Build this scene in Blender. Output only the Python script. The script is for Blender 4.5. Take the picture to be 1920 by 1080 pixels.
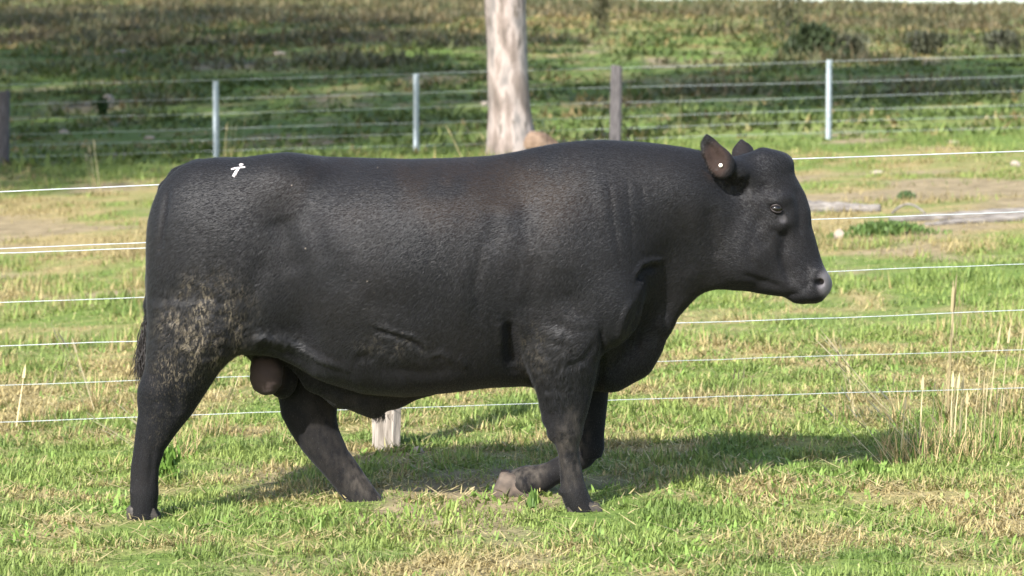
import bpy, bmesh, math, random
import numpy as np
import openvdb
from mathutils import Vector, Matrix

random.seed(7)
RNG = np.random.default_rng(11)
for _o in list(bpy.data.objects):
    bpy.data.objects.remove(_o)
S = bpy.context.scene
COL = S.collection

# ------------------------------------------------------------------ camera
F_PX = 4926.0                       # focal length in pixels of a 1920 wide frame
CAM_Z = 1.52
PITCH = math.atan(320.0 / F_PX)     # eye level sits at row 220
cam_d = bpy.data.cameras.new('camera')
cam = bpy.data.objects.new('camera', cam_d)
COL.objects.link(cam)
cam.location = (0, 0, CAM_Z)
cam.rotation_euler = (math.pi / 2 - PITCH, 0, 0)
cam_d.sensor_width = 36.0
cam_d.lens = 36.0 * F_PX / 1920.0
cam_d.clip_start = 0.1
cam_d.clip_end = 3000
cam_d.dof.use_dof = True
cam_d.dof.focus_distance = 10.2
cam_d.dof.aperture_fstop = 4.5
S.camera = cam

# ------------------------------------------------------------------ light
SUN_TO = Vector((-0.62, -1.16, 1.0)).normalized()      # towards the sun
elev = math.asin(SUN_TO.z)
azim = math.atan2(SUN_TO.x, SUN_TO.y)                  # clockwise from +Y
W = bpy.data.worlds.new('World')
S.world = W
W.use_nodes = True
wn = W.node_tree.nodes
sky = wn.new('ShaderNodeTexSky')
sky.sky_type = 'NISHITA'
sky.sun_disc = False
sky.sun_elevation = elev
sky.sun_rotation = azim
sky.air_density = 1.0
sky.dust_density = 1.5
bg = wn['Background']
bg.inputs['Strength'].default_value = 0.15
W.node_tree.links.new(sky.outputs[0], bg.inputs[0])
sun_d = bpy.data.lights.new('sun', 'SUN')
sun_d.energy = 4.6
sun_d.angle = math.radians(0.53)
sun_d.color = (1.0, 0.96, 0.90)
sun = bpy.data.objects.new('sun', sun_d)
COL.objects.link(sun)
sun.location = SUN_TO * 40
sun.rotation_euler = (-SUN_TO).to_track_quat('-Z', 'Y').to_euler()
S.view_settings.view_transform = 'Standard'
S.view_settings.look = 'None'
S.view_settings.gamma = 1.0
S.view_settings.use_curve_mapping = False
S.view_settings.exposure = 1.2
S.render.engine = 'CYCLES'
S.cycles.use_denoising = True
S.cycles.max_bounces = 6
S.cycles.transparent_max_bounces = 8

# ------------------------------------------------------------------ helpers
CP, SP = math.cos(PITCH), math.sin(PITCH)


def PX(px, py, Y):
    """world point seen at pixel (px, py) of the 1920x1080 frame, at depth Y"""
    a = (px - 960.0) / F_PX
    b = (540.0 - py) / F_PX
    dx, dy, dz = a, CP + b * SP, -SP + b * CP
    t = Y / dy
    return np.array([dx * t, Y, CAM_Z + dz * t])


def link(o):
    COL.objects.link(o)
    return o


def tag(o, label=None, cat=None, group=None, kind=None):
    if label: o['label'] = label
    if cat: o['category'] = cat
    if group: o['group'] = group
    if kind: o['kind'] = kind
    return o


def empty(name, loc):
    o = link(bpy.data.objects.new(name, None))
    o.location = Vector(loc)
    o.empty_display_size = 0.1
    return o


def mesh_obj(name, verts, faces, mat=None, parent=None, origin=None, smooth=True):
    """verts in world space; origin (or the parent's place) becomes the object's origin"""
    v = np.asarray(verts, dtype=np.float64)
    if parent is not None:
        org = np.array(parent_world(parent))
    else:
        org = np.zeros(3) if origin is None else np.asarray(origin, dtype=np.float64)
    me = bpy.data.meshes.new(name)
    me.from_pydata((v - org).tolist(), [], [list(map(int, f)) for f in faces])
    me.update()
    if smooth:
        me.polygons.foreach_set('use_smooth', [True] * len(me.polygons))
    o = link(bpy.data.objects.new(name, me))
    if parent is not None:
        o.parent = parent
    else:
        o.location = Vector(org)
    if mat: me.materials.append(mat)
    return o


def parent_world(p):
    l = Vector((0, 0, 0))
    while p is not None:
        l = l + p.location
        p = p.parent
    return l


def smoothstep(a, b, x):
    t = np.clip((np.asarray(x, dtype=np.float64) - a) / (b - a), 0, 1)
    return t * t * (3 - 2 * t)


def _hash(ix, iy, seed):
    h = (ix.astype(np.int64) * 374761393 + iy.astype(np.int64) * 668265263 + seed * 1442695041) & 0xffffffff
    h = ((h ^ (h >> 13)) * 1274126177) & 0xffffffff
    h = h ^ (h >> 16)
    return (h & 0xffffff) / float(0xffffff)


def vnoise(x, y, seed=0):
    x = np.asarray(x, dtype=np.float64); y = np.asarray(y, dtype=np.float64)
    ix = np.floor(x); iy = np.floor(y)
    fx = x - ix; fy = y - iy
    fx = fx * fx * (3 - 2 * fx); fy = fy * fy * (3 - 2 * fy)
    a = _hash(ix, iy, seed); b = _hash(ix + 1, iy, seed)
    c = _hash(ix, iy + 1, seed); d = _hash(ix + 1, iy + 1, seed)
    return (a * (1 - fx) + b * fx) * (1 - fy) + (c * (1 - fx) + d * fx) * fy


def fbm(x, y, scale, seed=0, octaves=4):
    s = 0.0; amp = 1.0; tot = 0.0
    x = np.asarray(x) / scale; y = np.asarray(y) / scale
    for k in range(octaves):
        s = s + amp * vnoise(x + 17.3 * k, y - 9.1 * k, seed + k)
        tot += amp; amp *= 0.55; x = x * 2.03; y = y * 2.03
    return s / tot


# ------------------------------------------------------------------ materials
def new_mat(name):
    m = bpy.data.materials.new(name)
    m.use_nodes = True
    nt = m.node_tree
    return m, nt, nt.nodes, nt.links, nt.nodes['Principled BSDF']


def noise_mat(name, c1, c2, scale=8, rough=0.8, detail=6, bump=0.0, bscale=None, stretch=(1, 1, 1), p0=0.35, p1=0.65, bdist=0.01, metallic=0.0, spec=0.3):
    m, nt, N, L, B = new_mat(name)
    tc = N.new('ShaderNodeTexCoord')
    mp = N.new('ShaderNodeMapping'); mp.inputs['Scale'].default_value = stretch
    L.new(tc.outputs['Object'], mp.inputs[0])
    n = N.new('ShaderNodeTexNoise'); n.inputs['Scale'].default_value = scale; n.inputs['Detail'].default_value = detail
    L.new(mp.outputs[0], n.inputs['Vector'])
    r = N.new('ShaderNodeValToRGB')
    r.color_ramp.elements[0].position = p0; r.color_ramp.elements[0].color = (*c1, 1)
    r.color_ramp.elements[1].position = p1; r.color_ramp.elements[1].color = (*c2, 1)
    L.new(n.outputs[0], r.inputs[0]); L.new(r.outputs[0], B.inputs['Base Color'])
    B.inputs['Roughness'].default_value = rough
    B.inputs['Metallic'].default_value = metallic
    B.inputs['Specular IOR Level'].default_value = spec
    if bump:
        n2 = N.new('ShaderNodeTexNoise'); n2.inputs['Scale'].default_value = bscale or scale * 3; n2.inputs['Detail'].default_value = 5
        L.new(mp.outputs[0], n2.inputs['Vector'])
        b = N.new('ShaderNodeBump'); b.inputs['Strength'].default_value = bump; b.inputs['Distance'].default_value = bdist
        L.new(n2.outputs[0], b.inputs['Height']); L.new(b.outputs[0], B.inputs['Normal'])
    return m


def plant_mat(name, trans=0.35, rough=0.55):
    m, nt, N, L, B = new_mat(name)
    at = N.new('ShaderNodeAttribute'); at.attribute_name = 'col'
    L.new(at.outputs['Color'], B.inputs['Base Color'])
    B.inputs['Roughness'].default_value = rough
    B.inputs['Specular IOR Level'].default_value = 0.25
    tr = N.new('ShaderNodeBsdfTranslucent')
    L.new(at.outputs['Color'], tr.inputs['Color'])
    mx = N.new('ShaderNodeMixShader'); mx.inputs[0].default_value = trans
    L.new(B.outputs[0], mx.inputs[1]); L.new(tr.outputs[0], mx.inputs[2])
    L.new(mx.outputs[0], N['Material Output'].inputs['Surface'])
    return m


M_GRASS = plant_mat('grass_blades', 0.3)
M_LEAF = plant_mat('leaves', 0.3)

# ------------------------------------------------------------------ terrain shape and cover
_TY = np.array([-60, 0, 8, 13, 18, 25, 31, 37, 45, 60, 90, 118, 132, 150, 200, 400, 900], dtype=float)
_TZ = np.array([-.3, -.05, -.02, 0.0, .12, .44, .74, 1.05, 1.62, 2.80, 5.10, 6.86, 7.30, 7.1, 4.0, -6, -30], dtype=float)
_gy = np.linspace(-60, 900, 4801)
_gz = np.interp(_gy, _TY, _TZ)
_k = np.exp(-0.5 * (np.arange(-15, 16) / 6.0) ** 2); _k /= _k.sum()
_gz = np.convolve(np.pad(_gz, 15, mode='edge'), _k, mode='valid')


def ground(x, y):
    x = np.asarray(x, dtype=np.float64); y = np.asarray(y, dtype=np.float64)
    z = np.interp(y, _gy, _gz)
    sl = np.interp(y, [0, 9.6, 12, 38, 70, 120, 200], [.010, .012, .036, .034, .012, -.019, -.019])
    xc = 40 * np.tanh(x / 40)
    z = z + sl * xc
    z = z + (fbm(x, y, 6.0, 3, 3) - .5) * .12 * smoothstep(13, 24, y)
    z = z + (fbm(x, y, 1.1, 5, 3) - .5) * .035
    z = z + (fbm(x, y, 18., 8, 2) - .5) * .5 * smoothstep(40, 70, y)
    return z


def gz1(x, y):
    return float(ground(np.array([x]), np.array([y]))[0])


def dry_field(x, y):
    d = fbm(x, y, 1.1, 21, 4) * 0.55 + fbm(x, y, 0.25, 25, 3) * 0.45
    reg = np.interp(y, [8, 11, 13, 17, 20, 23, 29, 33, 36, 48, 62, 74, 90, 130],
                    [-.025, -.02, .0, -.02, -.06, .06, .09, .02, -.13, -.13, -.08, -.03, -.04, -.06])
    big = (fbm(x, y, 5.0, 31, 2) - .5) * .12
    return smoothstep(.34, .66, d + reg + big)


def bare_field(x, y):
    d = fbm(x, y, 1.7, 41, 4)
    reg = np.interp(y, [8, 14, 21, 24, 29, 32, 36, 45, 140], [-.14, -.16, -.14, -.01, .01, -.05, -.12, -.12, -.2])
    return smoothstep(.50, .62, d + reg)


def cover_color(x, y, rnd):
    """colour of the plants growing at (x, y): fresh green to straw"""
    x = np.asarray(x); y = np.asarray(y)
    d = dry_field(x, y)
    g1 = np.array([.265, .325, .088]); g2 = np.array([.130, .195, .048]); s1 = np.array([.45, .37, .175]); s2 = np.array([.28, .225, .10])
    t = vnoise(x * 3.1, y * 3.1, 77)
    far = smoothstep(30, 45, y)[:, None]  # far hill grass darkened: the slope's shade is put into its colour
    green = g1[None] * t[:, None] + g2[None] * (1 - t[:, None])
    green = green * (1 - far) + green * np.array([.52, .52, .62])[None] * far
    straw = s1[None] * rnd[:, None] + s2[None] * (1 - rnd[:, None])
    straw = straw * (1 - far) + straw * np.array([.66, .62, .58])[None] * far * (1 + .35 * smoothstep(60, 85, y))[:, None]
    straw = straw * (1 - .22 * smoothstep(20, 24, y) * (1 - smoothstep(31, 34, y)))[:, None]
    # each blade is either mostly green or mostly straw
    pick = smoothstep(-.18, .18, d - (.12 + .76 * _hash(np.floor(rnd * 1e6), np.floor(x * 1e4), 5)))[:, None]
    c = green * (1 - pick) + straw * pick
    return c * (.75 + .5 * _hash(np.floor(y * 1e4), np.floor(rnd * 1e6), 9))[:, None]


# ------------------------------------------------------------------ ground sheet
def build_ground():
    ys = np.concatenate([np.linspace(-30, 7, 20)[:-1], np.linspace(7, 16, 160)[:-1], np.linspace(16, 40, 170)[:-1],
                         np.linspace(40, 140, 170)[:-1], np.linspace(140, 900, 40)])
    u = np.linspace(-1, 1, 261)
    xs = np.sign(u) * (np.abs(u) * 6 + np.abs(u) ** 5 * 500)
    X, Y = np.meshgrid(xs, ys)
    Z = ground(X.ravel(), Y.ravel())
    nx, ny = len(xs), len(ys)
    V = np.stack([X.ravel(), Y.ravel(), Z], 1)
    i = np.arange(nx - 1)[None, :] + nx * np.arange(ny - 1)[:, None]
    Fq = np.stack([i, i + 1, i + 1 + nx, i + nx], -1).reshape(-1, 4)
    me = bpy.data.meshes.new('ground')
    me.vertices.add(len(V)); me.vertices.foreach_set('co', V.ravel())
    me.loops.add(Fq.size); me.loops.foreach_set('vertex_index', Fq.ravel().astype(np.int32))
    me.polygons.add(len(Fq)); me.polygons.foreach_set('loop_start', np.arange(0, Fq.size, 4, dtype=np.int32))
    me.polygons.foreach_set('use_smooth', np.ones(len(Fq), dtype=bool))
    me.update(); me.validate()
    x, y = V[:, 0], V[:, 1]
    att = me.attributes.new('dryness', 'FLOAT', 'POINT'); att.data.foreach_set('value', dry_field(x, y).astype(np.float32))
    att = me.attributes.new('bare', 'FLOAT', 'POINT'); att.data.foreach_set('value', bare_field(x, y).astype(np.float32))
    m, nt, N, L, B = new_mat('soil_and_thatch')
    tc = N.new('ShaderNodeTexCoord')

    def noise(sc, det=6):
        n = N.new('ShaderNodeTexNoise'); n.inputs['Scale'].default_value = sc; n.inputs['Detail'].default_value = det
        L.new(tc.outputs['Object'], n.inputs['Vector']); return n.outputs[0]

    def mix(fac, a, b):
        x_ = N.new('ShaderNodeMix'); x_.data_type = 'RGBA'
        if isinstance(fac, float): x_.inputs[0].default_value = fac
        else: L.new(fac, x_.inputs[0])
        for k, c in ((6, a), (7, b)):
            if isinstance(c, tuple): x_.inputs[k].default_value = (*c, 1)
            else: L.new(c, x_.inputs[k])
        return x_.outputs[2]

    def ramp(s, a, b):
        r = N.new('ShaderNodeMapRange'); r.inputs[1].default_value = a; r.inputs[2].default_value = b
        L.new(s, r.inputs[0]); return r.outputs[0]
    ad = N.new('ShaderNodeAttribute'); ad.attribute_name = 'dryness'
    ab = N.new('ShaderNodeAttribute'); ab.attribute_name = 'bare'
    green = mix(ramp(noise(14), .3, .7), (.07, .115, .024), (.15, .21, .05))
    straw = mix(ramp(noise(22), .3, .7), (.19, .15, .068), (.36, .29, .14))
    soil = mix(ramp(noise(5), .35, .65), (.17, .135, .08), (.28, .225, .135))
    c = mix(ad.outputs['Fac'], green, straw)
    c = mix(ab.outputs['Fac'], c, soil)
    c = mix(ramp(noise(60), .62, .72), c, (.07, .05, .03))
    L.new(c, B.inputs['Base Color'])
    B.inputs['Roughness'].default_value = .95
    B.inputs['Specular IOR Level'].default_value = .1
    b = N.new('ShaderNodeBump'); b.inputs['Strength'].default_value = .6; b.inputs['Distance'].default_value = .03
    L.new(noise(30), b.inputs['Height']); L.new(b.outputs[0], B.inputs['Normal'])
    me.materials.append(m)
    o = link(bpy.data.objects.new('ground', me))
    tag(o, 'rising pasture ground of thatch and bare soil', 'ground', kind='structure')


build_ground()


# ------------------------------------------------------------------ grass
def strips_mesh(name, P, ang, h, w, lean, curl, col, mat, twoseg=True):
    """one curved tapering blade per row of P, joined into one mesh"""
    n = len(P)
    dx, dy = np.cos(ang), np.sin(ang)            # lean direction
    sx, sy = -dy, dx                             # width direction
    if twoseg:
        ts = np.array([0, .55, 1.0]); ws = np.array([.5, .40, 0.0])
    else:
        ts = np.array([0, 1.0]); ws = np.array([.5, 0.0])
    rows = []
    for t, wk in zip(ts, ws):
        th_ = np.minimum((lean + curl * t * .6) * 1.2, 1.52)
        off = h * t * np.sin(th_)
        zz = h * t * np.cos(th_)
        cx, cy, cz = P[:, 0] + dx * off, P[:, 1] + dy * off, P[:, 2] + zz
        if wk > 0:
            rows.append(np.stack([cx - sx * w * wk, cy - sy * w * wk, cz], 1))
            rows.append(np.stack([cx + sx * w * wk, cy + sy * w * wk, cz], 1))
        else:
            rows.append(np.stack([cx, cy, cz], 1))
    k = len(rows)
    V = np.stack(rows, 1).reshape(-1, 3)
    base = (np.arange(n) * k)[:, None]
    if twoseg:
        lp = (base + np.array([[0, 1, 3, 2, 2, 3, 4]])).ravel()
        st = ((np.arange(n) * 7)[:, None] + np.array([[0, 4]])).ravel()
    else:
        lp = (base + np.array([[0, 1, 2]])).ravel()
        st = np.arange(n) * 3
    me = bpy.data.meshes.new(name)
    me.vertices.add(len(V)); me.vertices.foreach_set('co', V.ravel())
    me.loops.add(len(lp)); me.loops.foreach_set('vertex_index', lp.astype(np.int32))
    me.polygons.add(len(st)); me.polygons.foreach_set('loop_start', st.astype(np.int32))
    me.update()
    ca = me.color_attributes.new('col', 'FLOAT_COLOR', 'POINT')
    C = np.ones((n, k, 4), dtype=np.float32); C[:, :, :3] = col[:, None, :]
    ca.data.foreach_set('color', C.ravel())
    me.materials.append(mat)
    return link(bpy.data.objects.new(name, me))


def sample_strip(n, y0, y1, margin, power=1.0):
    """points in the wedge the camera sees, a margin wider on both sides; density falls with depth^power"""
    u = RNG.random(n)
    a = 2.0 - power
    y = (y0 ** a + u * (y1 ** a - y0 ** a)) ** (1 / a) if abs(a) > 1e-6 else y0 * (y1 / y0) ** u
    x = (RNG.random(n) * 2 - 1) * (y * .197 + margin)
    return x, y


FEET = [((px_ - 960) / F_PX * Y_, Y_) for px_, Y_ in ((270, 10.13), (1100, 10.1), (690, 10.52))]


def build_grass():
    # short sward in the paddock
    n = 640000
    x, y = sample_strip(n, 7.6, 16.5, 1.6, 1.7)
    tuft = fbm(x, y, .22, 51, 2)
    keep = (RNG.random(n) < smoothstep(.25, .55, tuft) * .8 + .35) & (RNG.random(n) > bare_field(x, y) * .75)
    x, y = x[keep], y[keep]; n = len(x)
    rnd = RNG.random(n)
    tuft = fbm(x, y, .22, 51, 2)
    h = (.016 + .040 * RNG.random(n) ** 2.2) * (.55 + 1.0 * smoothstep(.3, .75, tuft)) * np.interp(y, [8, 10.8, 11.6, 16], [1, 1, 1.2, 1.25])
    w = .0035 + .0050 * RNG.random(n) ** 2
    for (fx, fy) in FEET:       # trodden flat around the standing feet
        h = h * (1 - .68 * np.exp(-(((x - fx) / .16) ** 2 + ((y - fy + .10) / .24) ** 2) ** 2))
    col = cover_color(x, y, rnd)
    z = ground(x, y)
    o = strips_mesh('grass', np.stack([x, y, z - .004], 1), RNG.random(n) * 6.283, h, w * np.interp(y, [8, 16], [1, 1.5]),
                    RNG.random(n) * .95 + .25 * dry_field(x, y), RNG.random(n) * .9, col, M_GRASS)
    tag(o, 'short green and straw coloured grass around the bull', 'grass', kind='stuff')
    # broad fresh leaves and clover between the blades
    n = 40000
    x, y = sample_strip(n, 7.6, 17, 1.6, 1.7)
    cl = fbm(x, y, .5, 61, 3)
    keep = RNG.random(n) < smoothstep(.50, .66, cl)
    for (fx, fy) in FEET:
        keep &= np.hypot((x - fx) / .2, (y - fy + .1) / .3) > 1
    x, y = x[keep], y[keep]; n = len(x)
    g = np.array([.19, .29, .065])[None] * (.6 + .7 * RNG.random(n))[:, None] * np.array([1, 1, 1])[None]
    o = strips_mesh('broadleaf_weeds', np.stack([x, y, ground(x, y)], 1), RNG.random(n) * 6.283, .02 + .035 * RNG.random(n), .007 + .010 * RNG.random(n),
                    .25 + .6 * RNG.random(n), .3 * RNG.random(n), g, M_GRASS)
    tag(o, 'low fresh green broadleaf weeds in the paddock', 'weeds', kind='stuff')
    # cut straw lying on the sward
    n = 70000
    x, y = sample_strip(n, 7.6, 24, 1.6, 1.6)
    keep = RNG.random(n) < .25 + .75 * dry_field(x, y)
    x, y = x[keep], y[keep]; n = len(x)
    c = np.array([.48, .40, .20])[None] * (.55 + .6 * RNG.random(n))[:, None]
    o = strips_mesh('dead_straw', np.stack([x, y, ground(x, y) + .008 + .02 * RNG.random(n)], 1), RNG.random(n) * 6.283, .03 + .10 * RNG.random(n) ** 2, .004 + .004 * RNG.random(n),
                    1.05 + .2 * RNG.random(n), np.zeros(n), c, M_GRASS)
    tag(o, 'dead straw lying on the paddock grass', 'straw', kind='stuff')
    # beyond the near fence up to the far fence
    n = 260000
    x, y = sample_strip(n, 16, 37, 3.0, 1.3)
    tuft = fbm(x, y, .55, 71, 3)
    keep = (RNG.random(n) < smoothstep(.3, .6, tuft) * .85 + .2) & (RNG.random(n) > bare_field(x, y) * .93)
    x, y = x[keep], y[keep]; n = len(x)
    rnd = RNG.random(n)
    tuft = fbm(x, y, .55, 71, 3)
    h = (.035 + .085 * RNG.random(n) ** 1.5) * (.5 + 1.0 * smoothstep(.35, .75, tuft)) * np.interp(y, [22, 24, 31, 34], [1, .7, .7, 1.3])
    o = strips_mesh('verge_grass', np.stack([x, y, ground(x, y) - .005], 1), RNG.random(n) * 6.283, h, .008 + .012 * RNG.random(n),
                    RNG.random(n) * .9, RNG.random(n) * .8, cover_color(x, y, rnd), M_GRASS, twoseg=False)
    tag(o, 'patchy grass between the two fences', 'grass', kind='stuff')
    # the hillside
    n = 330000
    x, y = sample_strip(n, 36.5, 128, 11.0, 1.0)
    tuft = fbm(x, y, 1.6, 81, 4)
    keep = RNG.random(n) < smoothstep(.3, .6, tuft) * .8 + .25
    x, y = x[keep], y[keep]; n = len(x)
    rnd = RNG.random(n)
    tall = smoothstep(.45, .7, fbm(x, y, 4.0, 91, 3) + np.interp(y, [36, 55, 68, 80, 128], [-.12, -.05, .10, .16, .16]))
    h = (.07 + .14 * RNG.random(n)) * (.6 + .8 * smoothstep(.35, .7, fbm(x, y, 1.6, 81, 4))) * (1 + 1.2 * tall)
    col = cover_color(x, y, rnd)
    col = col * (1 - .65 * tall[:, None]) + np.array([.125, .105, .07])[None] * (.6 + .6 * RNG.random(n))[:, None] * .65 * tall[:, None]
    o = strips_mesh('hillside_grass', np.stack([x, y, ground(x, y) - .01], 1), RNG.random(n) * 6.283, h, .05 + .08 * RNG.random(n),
                    .35 + RNG.random(n) * .75, RNG.random(n) * .6, col, M_GRASS, twoseg=False)
    tag(o, 'rough hillside grass and brown tussocks behind the far fence', 'grass', kind='stuff')


build_grass()


# ------------------------------------------------------------------ tubes, posts, wires
def tube(points, radii, seg=8, cap=True, jitter=0.0, rnd=None):
    P = np.asarray(points, dtype=float); R_ = np.broadcast_to(np.asarray(radii, dtype=float), (len(P),))
    V = []; Fc = []
    T = np.gradient(P, axis=0)
    T /= np.linalg.norm(T, axis=1)[:, None] + 1e-12
    up = np.array([0, 0, 1.0]) if abs(T[0][2]) < .9 else np.array([0, 1.0, 0])
    for i in range(len(P)):
        a = np.cross(T[i], up); a /= np.linalg.norm(a) + 1e-12
        b = np.cross(T[i], a)
        for k in range(seg):
            t = 2 * math.pi * k / seg
            r = R_[i] * (1 + (jitter * (rnd.random() - .5) if jitter else 0))
            V.append(P[i] + (a * math.cos(t) + b * math.sin(t)) * r)
    for i in range(len(P) - 1):
        for k in range(seg):
            k2 = (k + 1) % seg
            Fc.append((i * seg + k, i * seg + k2, (i + 1) * seg + k2, (i + 1) * seg + k))
    if cap:
        Fc.append(tuple(reversed(range(seg)))); Fc.append(tuple(range((len(P) - 1) * seg, len(P) * seg)))
    return V, Fc


M_WIRE = noise_mat('galvanised_wire', (.30, .34, .35), (.42, .46, .47), 30, rough=.45, metallic=.15, spec=.5)
M_STEEL = noise_mat('galvanised_steel', (.26, .31, .34), (.36, .41, .44), 14, rough=.5, metallic=.2, spec=.5, bump=.1)
M_POSTWOOD = noise_mat('weathered_pale_timber', (.17, .145, .12), (.36, .32, .28), 6, rough=.9, stretch=(9, 9, 1), bump=.6, bscale=10, bdist=.008)
M_DARKWOOD = noise_mat('old_dark_timber', (.055, .05, .052), (.12, .11, .112), 6, rough=.9, stretch=(9, 9, 1), bump=.7, bscale=10, bdist=.01)


def split_post(name, base, top, w, d, mat, parent, seed):
    """rough split timber post with an uneven section that leans from base to top"""
    r = random.Random(seed)
    n = 12; rings = 14
    prof = [(math.cos(2 * math.pi * k / n), math.sin(2 * math.pi * k / n)) for k in range(n)]
    sq = []
    for cx, cy in prof:
        s = 1 / max(abs(cx), abs(cy)) * .82 + .18
        sq.append((cx * s * w / 2 * r.uniform(.9, 1.07), cy * s * d / 2 * r.uniform(.9, 1.07)))
    V = []; Fc = []
    base = np.array(base); top = np.array(top)
    for j in range(rings):
        t = j / (rings - 1)
        c = base + (top - base) * t
        for (ax, ay) in sq:
            V.append(c + np.array([ax * (1.03 - .08 * t) + r.uniform(-.003, .003), ay * (1.03 - .08 * t) + r.uniform(-.003, .003),
                                   (r.uniform(-.025, .02) if j == rings - 1 else 0)]))
    for j in range(rings - 1):
        for k in range(n):
            k2 = (k + 1) % n
            Fc.append((j * n + k, j * n + k2, (j + 1) * n + k2, (j + 1) * n + k))
    Fc.append(tuple((rings - 1) * n + k for k in range(n)))
    return mesh_obj(name, V, Fc, mat, parent, smooth=False)


def star_post(base, top, parent):
    """Y-section steel fence post with punched notches"""
    prof = []
    for k in range(3):
        a = math.pi / 2 + k * 2 * math.pi / 3 + math.pi
        ca, sa = math.cos(a), math.sin(a); px_, py_ = -sa, ca
        L_, T_ = .042, .007
        prof += [(ca * T_ * 1.2 - px_ * T_ * .9, sa * T_ * 1.2 - py_ * T_ * .9), (ca * L_ - px_ * T_, sa * L_ - py_ * T_), (ca * L_ + px_ * T_, sa * L_ + py_ * T_)]
    n = len(prof); V = []; Fc = []
    base = np.array(base); top = np.array(top)
    for j in range(2):
        for (a, b) in prof:
            V.append((base if j == 0 else top) + np.array([a, b, 0]))
    for k in range(n):
        Fc.append((k, (k + 1) % n, n + (k + 1) % n, n + k))
    Fc.append(tuple(range(n, 2 * n)))
    return mesh_obj('steel_post', V, Fc, M_STEEL, parent, smooth=False)


def wire(p0, p1, ext, r, parent, sag, seed, n=60, wob=.0):
    rr = random.Random(seed)
    p0, p1 = np.array(p0), np.array(p1)
    ts = np.linspace(-ext, 1 + ext, n)
    ph = rr.uniform(0, 6); ph2 = rr.uniform(0, 6)
    pts = [p0 + (p1 - p0) * t + np.array([0, 0, sag * (math.sin(t * 5 + ph) * .6 + math.sin(t * 13 + ph2) * .4) + rr.uniform(-wob, wob)]) for t in ts]
    V, Fc = tube(pts, r, 6)
    return mesh_obj('wire', V, Fc, M_WIRE, parent)


# near fence, about two metres behind the bull
NF0, NF1 = 12.18, 11.82


def nfY(px):
    return NF0 + (NF1 - NF0) * px / 1920.0


pb = PX(722, 850, nfY(725))
near_fence = empty('wire_fence', (pb[0], pb[1], gz1(pb[0], pb[1])))
tag(near_fence, 'plain wire fence right behind the bull with one pale timber post under its belly', 'fence')
for i, (a, b, r) in enumerate(((358, 282, .0030), (466.5, 396, .0023), (474.5, 400, .0023), (568, 495, .0019), (650, 582, .0021), (721, 656, .0015), (790, 726, .0016))):
    if i == 2:      # the second strand stops at the timber post
        q0, q1 = PX(0, a, NF0), PX(1920, b, NF1)
        wire(q0 + (q0 - q1) * 1.6, q0 + (q1 - q0) * .376, 0, r, near_fence, .004, i, n=80, wob=.0012)
        continue
    wire(PX(0, a, NF0), PX(1920, b, NF1), 1.6, r, near_fence, .004, i, n=110, wob=.0012)
gx, gy = pb[0], pb[1]
split_post('post', (gx, gy + .07, gz1(gx, gy) - .15), (gx + .01, gy + .07, gz1(gx, gy) + 1.26), .135, .13, M_POSTWOOD, near_fence, 4)
for sx in (-5.2, 5.2):
    xx = gx + sx; yy = gy + .07 - sx * (NF0 - NF1) / 4.7
    split_post('post', (xx, yy, gz1(xx, yy) - .2), (xx + .02, yy, gz1(xx, yy) + 1.3), .14, .13, M_POSTWOOD, near_fence, 9 + int(sx))

# far fence along the foot of the hill
FY = 37.0
fb = PX(1155, 272, FY)
far_fence = empty('wire_fence', (fb[0], FY, gz1(fb[0], FY)))
tag(far_fence, 'far wire fence with steel and dark timber posts at the foot of the hill', 'fence')
for i, y0 in enumerate((138, 175, 203, 230, 251, 272)):
    sl = -.0295
    wire(PX(0, y0 - 780 * sl - 1, FY), PX(1920, y0 + 1140 * sl + 1, FY), .8, .0028, far_fence, .012, 30 + i, n=70, wob=.0)
for (px, ptop) in ((404, 152), (780, 138), (1555, 112), (-800, 196), (2310, 92)):
    t = PX(px, ptop, FY - .06)
    star_post((t[0], t[1], gz1(t[0], t[1]) - .2), t, far_fence)
for (px, pt, pxb, seed) in ((7, 170, 4, 5), (1156, 124, 1153, 6), (1935, 100, 1933, 7), (-400, 182, -402, 8)):
    t = PX(px, pt, FY - .13); b = PX(pxb, 300, FY - .13)
    split_post('timber_post', (b[0], b[1], gz1(b[0], b[1]) - .2), t, .165, .16, M_DARKWOOD, far_fence, seed)


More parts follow.
